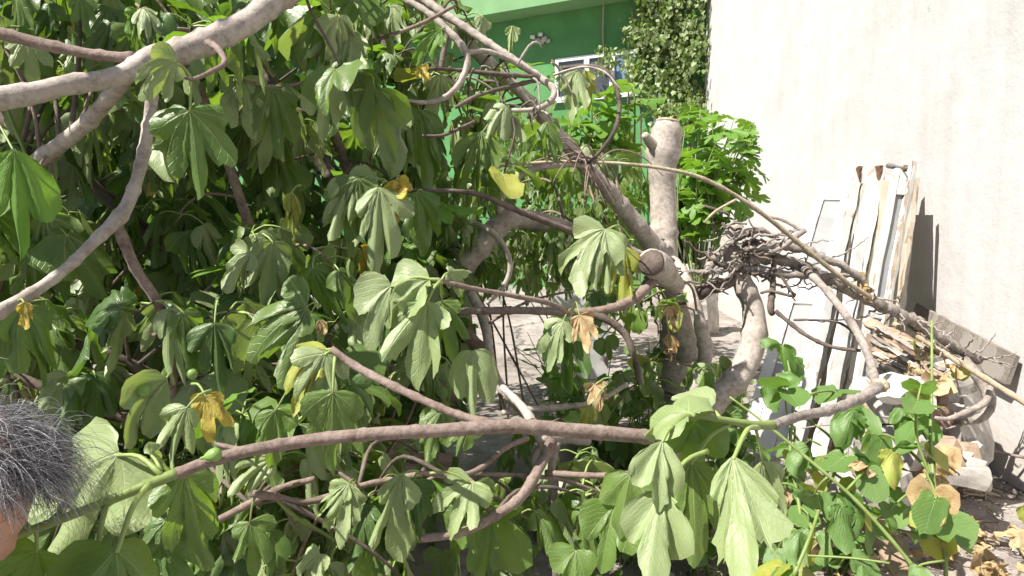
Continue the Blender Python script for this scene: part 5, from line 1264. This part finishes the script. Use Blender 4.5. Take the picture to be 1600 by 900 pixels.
V6 = vstem([(1420, 895, 1.95, 4), (1440, 882, 1.95, 4), (1475, 876, 1.95, 4)])
V7 = vstem([(1230, 560, 2.6, 4), (1240, 620, 2.5, 5), (1235, 700, 2.4, 6), (1250, 800, 2.3, 7), (1260, 900, 2.2, 7)])
VH = [((1222, 540, 2.6), (1232, 605, 2.55), 'vine'), ((1215, 590, 2.55), (1255, 575, 2.5), 'vine'), ((1200, 600, 2.6), (1225, 650, 2.55), 'vine'), ((1240, 560, 2.62), (1262, 600, 2.6), 'vine'),
      ((1335, 640, 2.3), (1305, 705, 2.25), 'vine'), ((1330, 642, 2.32), (1362, 690, 2.3), 'vine'), ((1345, 632, 2.34), (1312, 665, 2.3), 'vine'), ((1318, 690, 2.3), (1322, 730, 2.28), 'vine'),
      ((1408, 640, 2.5), (1405, 685, 2.46), 'vine'), ((1410, 638, 2.5), (1442, 668, 2.46), 'vine'), ((1408, 638, 2.5), (1378, 650, 2.48), 'vine'),
      ((1397, 706, 2.2), (1382, 768, 2.15), 'lime'), ((1400, 760, 2.2), (1392, 800, 2.18), 'vine'), ((1425, 765, 2.2), (1445, 795, 2.15), 'lime'), ((1455, 765, 2.22), (1468, 850, 2.18), 'lime'),
      ((1440, 788, 2.2), (1455, 852, 2.15), 'vine'), ((1285, 715, 2.2), (1297, 750, 2.18), 'lime'), ((1322, 770, 2.15), (1330, 740, 2.15), 'lime'), ((1240, 765, 2.2), (1272, 765, 2.18), 'vine'),
      ((1310, 775, 2.1), (1290, 870, 2.05), 'vine'), ((1318, 770, 2.08), (1350, 850, 2.04), 'vine'), ((1315, 790, 2.06), (1322, 880, 2.0), 'vine'), ((1388, 810, 2.02), (1402, 840, 2.0), 'vine'),
      ((1330, 872, 1.95), (1400, 900, 1.9), 'vine'), ((1345, 874, 1.95), (1350, 930, 1.9), 'vine'), ((1420, 895, 1.9), (1470, 910, 1.86), 'vine'), ((1250, 830, 2.1), (1235, 890, 2.05), 'vine'), ((1265, 700, 2.35), (1225, 735, 2.3), 'vine'), ((1598, 790, 2.2), (1608, 820, 2.2), 'lime'), ((1200, 545, 2.7), (1215, 520, 2.7), 'vine')]
for i, (b, t_, k) in enumerate(VH):
    H(vn, b, (b[0] + (t_[0] - b[0]) * .85, b[1] + (t_[1] - b[1]) * .85, t_[2]), k, None, 0.6, 1.1, -0.35, 0.09, rr_.uniform(-40, 40), 0.5, 1100 + i, 0.35, 'ovate')
populate(vn, V1 + V3 + V7 + V2[len(V2) // 2:], samp2(1190, 1480, 600, 900, 2.1, 2.7), 26, rA, [('vine', 6), ('lime', 1.4), ('dry', 0.7)], (0.06, 0.11), 0.4, (2, 4), M_STEMG, 90)

def weed(label, px, py, h, n, kind, size, seed):
    r = random.Random(seed); b = ground(px, py); t = thing('weed_plant', label, 'plant', tuple(b))
    for i in range(n):
        tip = b + V((r.gauss(0, h * 0.35), r.gauss(0, h * 0.35), h * r.uniform(0.5, 1.05)))
        pts = smooth_twig(t, b + V((r.gauss(0, .03), r.gauss(0, .03), 0)), tip, 0.004, 0.0018, r, M_STEMG, 0.1, 'stem')
        for k in range(r.randint(5, 8)):
            p = pts[int(len(pts) * (0.3 + 0.7 * k / 8)) % len(pts)]
            put_leaf(t, kind, p, k * 2.3 + r.uniform(0, 1), r.uniform(*size), r, 0.35)
    return t
W = [('leafy weed clump growing between the arching fig stems', 960, 780, 1.0, 10, (.07, .12)), ('tall leafy weed beside the curved fig trunks', 1010, 770, 1.15, 10, (.07, .12)), ('low green weed at the foot of the door leaf', 1120, 770, 0.75, 9, (.06, .1)),
     ('weed tuft sprouting in front of the cement tub', 985, 880, 0.5, 9, (.06, .1)), ('small weed clump beside the short grey plank', 1200, 850, 0.6, 9, (.05, .09)), ('slender weed in the shade under the long branch', 560, 860, 0.6, 8, (.06, .1)), ('weed clump spreading under the big dusty leaves', 1090, 900, 0.6, 9, (.06, .1)),
     ('pale weed seedling cluster near the broken brown plank', 1300, 900, 0.45, 8, (.05, .08)), ('bushy weed behind the orange dry leaf', 900, 720, 0.9, 9, (.07, .11))]
for i, (lb, a, b, h, n, s) in enumerate(W): weed(lb, a, b, h, n, 'vine', s, 200 + i)

# ================================================================== PERSON (mostly beyond the frame's left edge)
M_SKIN = plain('skin', (0.5, 0.29, 0.21), 0.5, 0.35, 0.12, 12, 0.15)
M_HAIR, N_, L_, B_ = new_mat('grey_hair')
gi = N_.new('ShaderNodeNewGeometry'); r_ = ramp(N_, [(0.0, (0.06, 0.055, 0.06)), (0.45, (0.16, 0.15, 0.165)), (0.75, (0.38, 0.37, 0.39)), (1.0, (0.7, 0.69, 0.7))])
L_.new(gi.outputs['Random Per Island'], r_.inputs[0]); L_.new(r_.outputs[0], B_.inputs['Base Color']); B_.inputs['Roughness'].default_value = 0.4
M_SHIRT = plain('dark_blue_shirt', (0.05, 0.06, 0.1), 0.9, 0.1, 0.3, 6, 0.3); M_TROU = plain('dark_trousers', (0.05, 0.048, 0.045), 0.9, 0.1, 0.3, 6, 0.3)
HC = at(-104, 772, 0.8)                                   # head centre
FWD = V((0.93, 0.33, 0)).normalized(); SIDE = V((-FWD.y, FWD.x, 0))
tiltA = math.radians(38)
HX = (FWD * math.cos(tiltA) - V((0, 0, 1)) * math.sin(tiltA)); HZ = (FWD * math.sin(tiltA) + V((0, 0, 1)) * math.cos(tiltA))
def hd(x, y, z): return HC + HX * x + SIDE * y + HZ * z
def skinned(name, nodes, edges, mat, parent=None, root=0, subd=2):
    me = bpy.data.meshes.new(name); me.from_pydata([tuple(n[0]) for n in nodes], edges, []); me.materials.append(mat)
    o = bpy.data.objects.new(name, me); COL.objects.link(o)
    if parent: o.parent = parent; o.location = -V(parent.location)
    md = o.modifiers.new('skin', 'SKIN'); md.use_smooth_shade = True
    for i, n in enumerate(nodes):
        sv = me.skin_vertices[0].data[i]; r = n[1]; sv.radius = r if isinstance(r, tuple) else (r, r); sv.use_root = (i == root)
    if subd: s = o.modifiers.new('sub', 'SUBSURF'); s.levels = s.render_levels = subd
    return o
hip = V((HC.x - 0.62, HC.y - 0.2, 0.84)); neck = hd(-0.045, 0, -0.15); chest = neck.lerp(hip, 0.33) + V((0, 0, 0.02)); waist = neck.lerp(hip, 0.7)
nodes = [(hip, (.15, .11)), (waist, (.13, .1)), (chest, (.155, .11)), (neck.lerp(chest, .3), (.1, .08)), (neck, .055), (hd(-.025, 0, -.06), .058)]
edges = [(0, 1), (1, 2), (2, 3), (3, 4), (4, 5)]
joint = {}
for s in (-1, 1):
    sh = neck.lerp(chest, .35) + SIDE * s * 0.18; el = sh + V((0.02, 0, -0.28)) + SIDE * s * 0.05 - FWD * .04; wr = el + FWD * 0.1 + V((0, 0, -0.24)); pm = wr + V((0, 0, -0.08)) + FWD * .02
    i = len(nodes); nodes += [(sh, .055), (el, .038), (wr, .026), (pm, (.04, .018))]; edges += [(3, i), (i, i + 1), (i + 1, i + 2), (i + 2, i + 3)]
    for k in range(4):
        b = len(nodes); o0 = pm + FWD * (k - 1.5) * 0.02; nodes += [(o0 + V((0, 0, -.045)), .0095), (o0 + V((0, 0, -.075 - .006 * (1.5 - abs(k - 1.5)))) - SIDE * s * .012, .0085)]; edges += [(i + 3, b), (b, b + 1)]
    b = len(nodes); nodes += [(pm + FWD * .045 + V((0, 0, .02)), .011), (pm + FWD * .06 + V((0, 0, -.015)), .0095)]; edges += [(i + 3, b), (b, b + 1)]
    hp = hip + SIDE * s * 0.09 + V((0, 0, -.06)); kn = V((hp.x + .03, hp.y, 0.46)) ; an = V((hp.x - .02, hp.y, 0.08)); toe = an + FWD * .17 + V((0, 0, -.045))
    j = len(nodes); nodes += [(hp, .09), (kn, .058), (an, .042), (toe, (.045, .03))]; edges += [(0, j), (j, j + 1), (j + 1, j + 2), (j + 2, j + 3)]
    joint[s] = (sh, el, wr, hp, kn, an)
person = thing('person', 'person with tousled grey hair bending towards the felled branches', 'person', (hip.x, hip.y, 0))
body = skinned('body', nodes, edges, M_SKIN, person)
# head: shaped lat-long shell, joined to the body as its own closed surface
hv, hf = [], []; nu, nv_ = 28, 20
for j in range(nv_ + 1):
    ph = PI * j / nv_
    for i in range(nu):
        a = 2 * PI * i / nu; x, y, z = math.sin(ph) * math.cos(a), math.sin(ph) * math.sin(a), math.cos(ph)
        X, Y, Z = x * 0.098, y * 0.076, z * 0.118
        if z < -0.1: X *= 1 + 0.08 * z; Y *= 1 + 0.3 * z
        if x > 0:
            fx = x ** 6
            if z < -0.05: X = X * (1 - 0.05 * fx)
            X += 0.024 * math.exp(-((Y / 0.013) ** 2)) * math.exp(-(((Z + 0.028) / 0.022) ** 2)) + 0.006 * math.exp(-(((Z - 0.022) / 0.012) ** 2)) * fx
            X += 0.006 * math.exp(-(((Z + 0.064) / 0.01) ** 2)) * math.exp(-((Y / 0.024) ** 2)) - 0.009 * math.exp(-(((Z - 0.001) / 0.012) ** 2)) * math.exp(-(((abs(Y) - 0.032) / 0.014) ** 2))
            X += 0.008 * math.exp(-(((Z + 0.1) / 0.016) ** 2)) * math.exp(-((Y / 0.02) ** 2))
        Y += math.copysign(0.012, y) * math.exp(-(((X + 0.005) / 0.014) ** 2)) * math.exp(-(((Z + 0.005) / 0.026) ** 2)) if abs(y) > 0.3 else 0
        hv.append(hd(X, Y, Z))
for j in range(nv_):
    for i in range(nu):
        i2 = (i + 1) % nu; hf.append((j * nu + i, (j + 1) * nu + i, (j + 1) * nu + i2, j * nu + i2))
head = link('head', mesh('head', hv, hf, [M_SKIN]), person, (0, 0, 0))
M_EYE = plain('eye', (0.7, 0.68, 0.65), 0.2, 0.5, 0.1)
for s in (-1, 1):
    bm = bmesh.new(); bmesh.ops.create_uvsphere(bm, u_segments=10, v_segments=8, radius=0.011); me = bpy.data.meshes.new('eye'); bm.to_mesh(me); bm.free(); me.materials.append(M_EYE)
    link('eye', me, head, hd(0.078, 0.031 * s, 0.002))
rh = random.Random(66); hvv, hff = [], []
def strand(p, d, l, g, curl, r=0.00026):
    P = [p]; d = d.normalized(); w = V((rh.gauss(0, 1), rh.gauss(0, 1), rh.gauss(0, 1))) * curl
    w2 = d.cross(w); ph = rh.uniform(0, 6.28); fq = rh.uniform(0.6, 1.3)
    for k in range(8):
        d = (d + V((0, 0, -g)) + w * math.sin(k * fq + ph) + w2 * math.cos(k * fq + ph)).normalized(); P.append(P[-1] + d * l / 8)
    v, f, _, _ = tube_data(P, [r] * 7 + [r * .7, r * .3], 3, 1, 0, 0, 0, 0, None, False)
    o = len(hvv); hvv.extend(v); hff.extend([tuple(i + o for i in q) for q in f])
for i in range(7000):
    z = rh.uniform(-0.35, 1.0); a = rh.uniform(0, 2 * PI); sx = math.sqrt(max(0, 1 - z * z)); x, y = sx * math.cos(a), sx * math.sin(a)
    if x > 0.1 and z < 0.28 + 0.3 * x: continue
    p = hd(x * 0.098, y * 0.077, z * 0.118); nrm = (HX * x + SIDE * y + HZ * z)
    comb = HX * (0.75 if x > -0.2 else -0.4) + SIDE * rh.gauss(0, .4) - HZ * (0.15 if x > 0 else 0.5)
    strand(p, nrm * rh.uniform(0.5, 1.0) + comb * rh.uniform(0.5, 1.1), rh.uniform(0.04, 0.085), rh.uniform(0.05, 0.3), rh.uniform(0.12, 0.5))
for i in range(420):                                      # wispy fringe blown forward
    p = hd(rh.uniform(0.02, 0.08), rh.uniform(-.05, .05), rh.uniform(0.075, 0.105))
    strand(p, HX * 0.9 + V((0, 0, rh.uniform(0.1, 0.75))) + SIDE * rh.gauss(0, .3) + FWD * 0.5, rh.uniform(0.05, 0.12), rh.uniform(0.08, 0.34), rh.uniform(0.05, 0.35), 0.00022)
link('hair', mesh('hair', hvv, hff, [M_HAIR]), head, (0, 0, 0))
sn, se = [(hip + V((0, 0, .0)), (.165, .125)), (waist, (.15, .118)), (chest, (.175, .128)), (neck.lerp(chest, .3), (.115, .095)), (neck.lerp(chest, .08), (.075, .07))], [(0, 1), (1, 2), (2, 3), (3, 4)]
for s in (-1, 1):
    i = len(sn); sh, el = joint[s][0], joint[s][1]; sn += [(sh, .07), (sh.lerp(el, .75), .056)]; se += [(3, i), (i, i + 1)]
skinned('shirt', sn, se, M_SHIRT, person)
sn, se = [(hip + V((0, 0, .03)), (.168, .128))], []
for s in (-1, 1):
    i = len(sn); hp, kn, an = joint[s][3:]; sn += [(hp, .105), (kn, .074), (an + V((0, 0, .03)), .06)]; se += [(0, i), (i, i + 1), (i + 1, i + 2)]
skinned('trousers', sn, se, M_TROU, person)
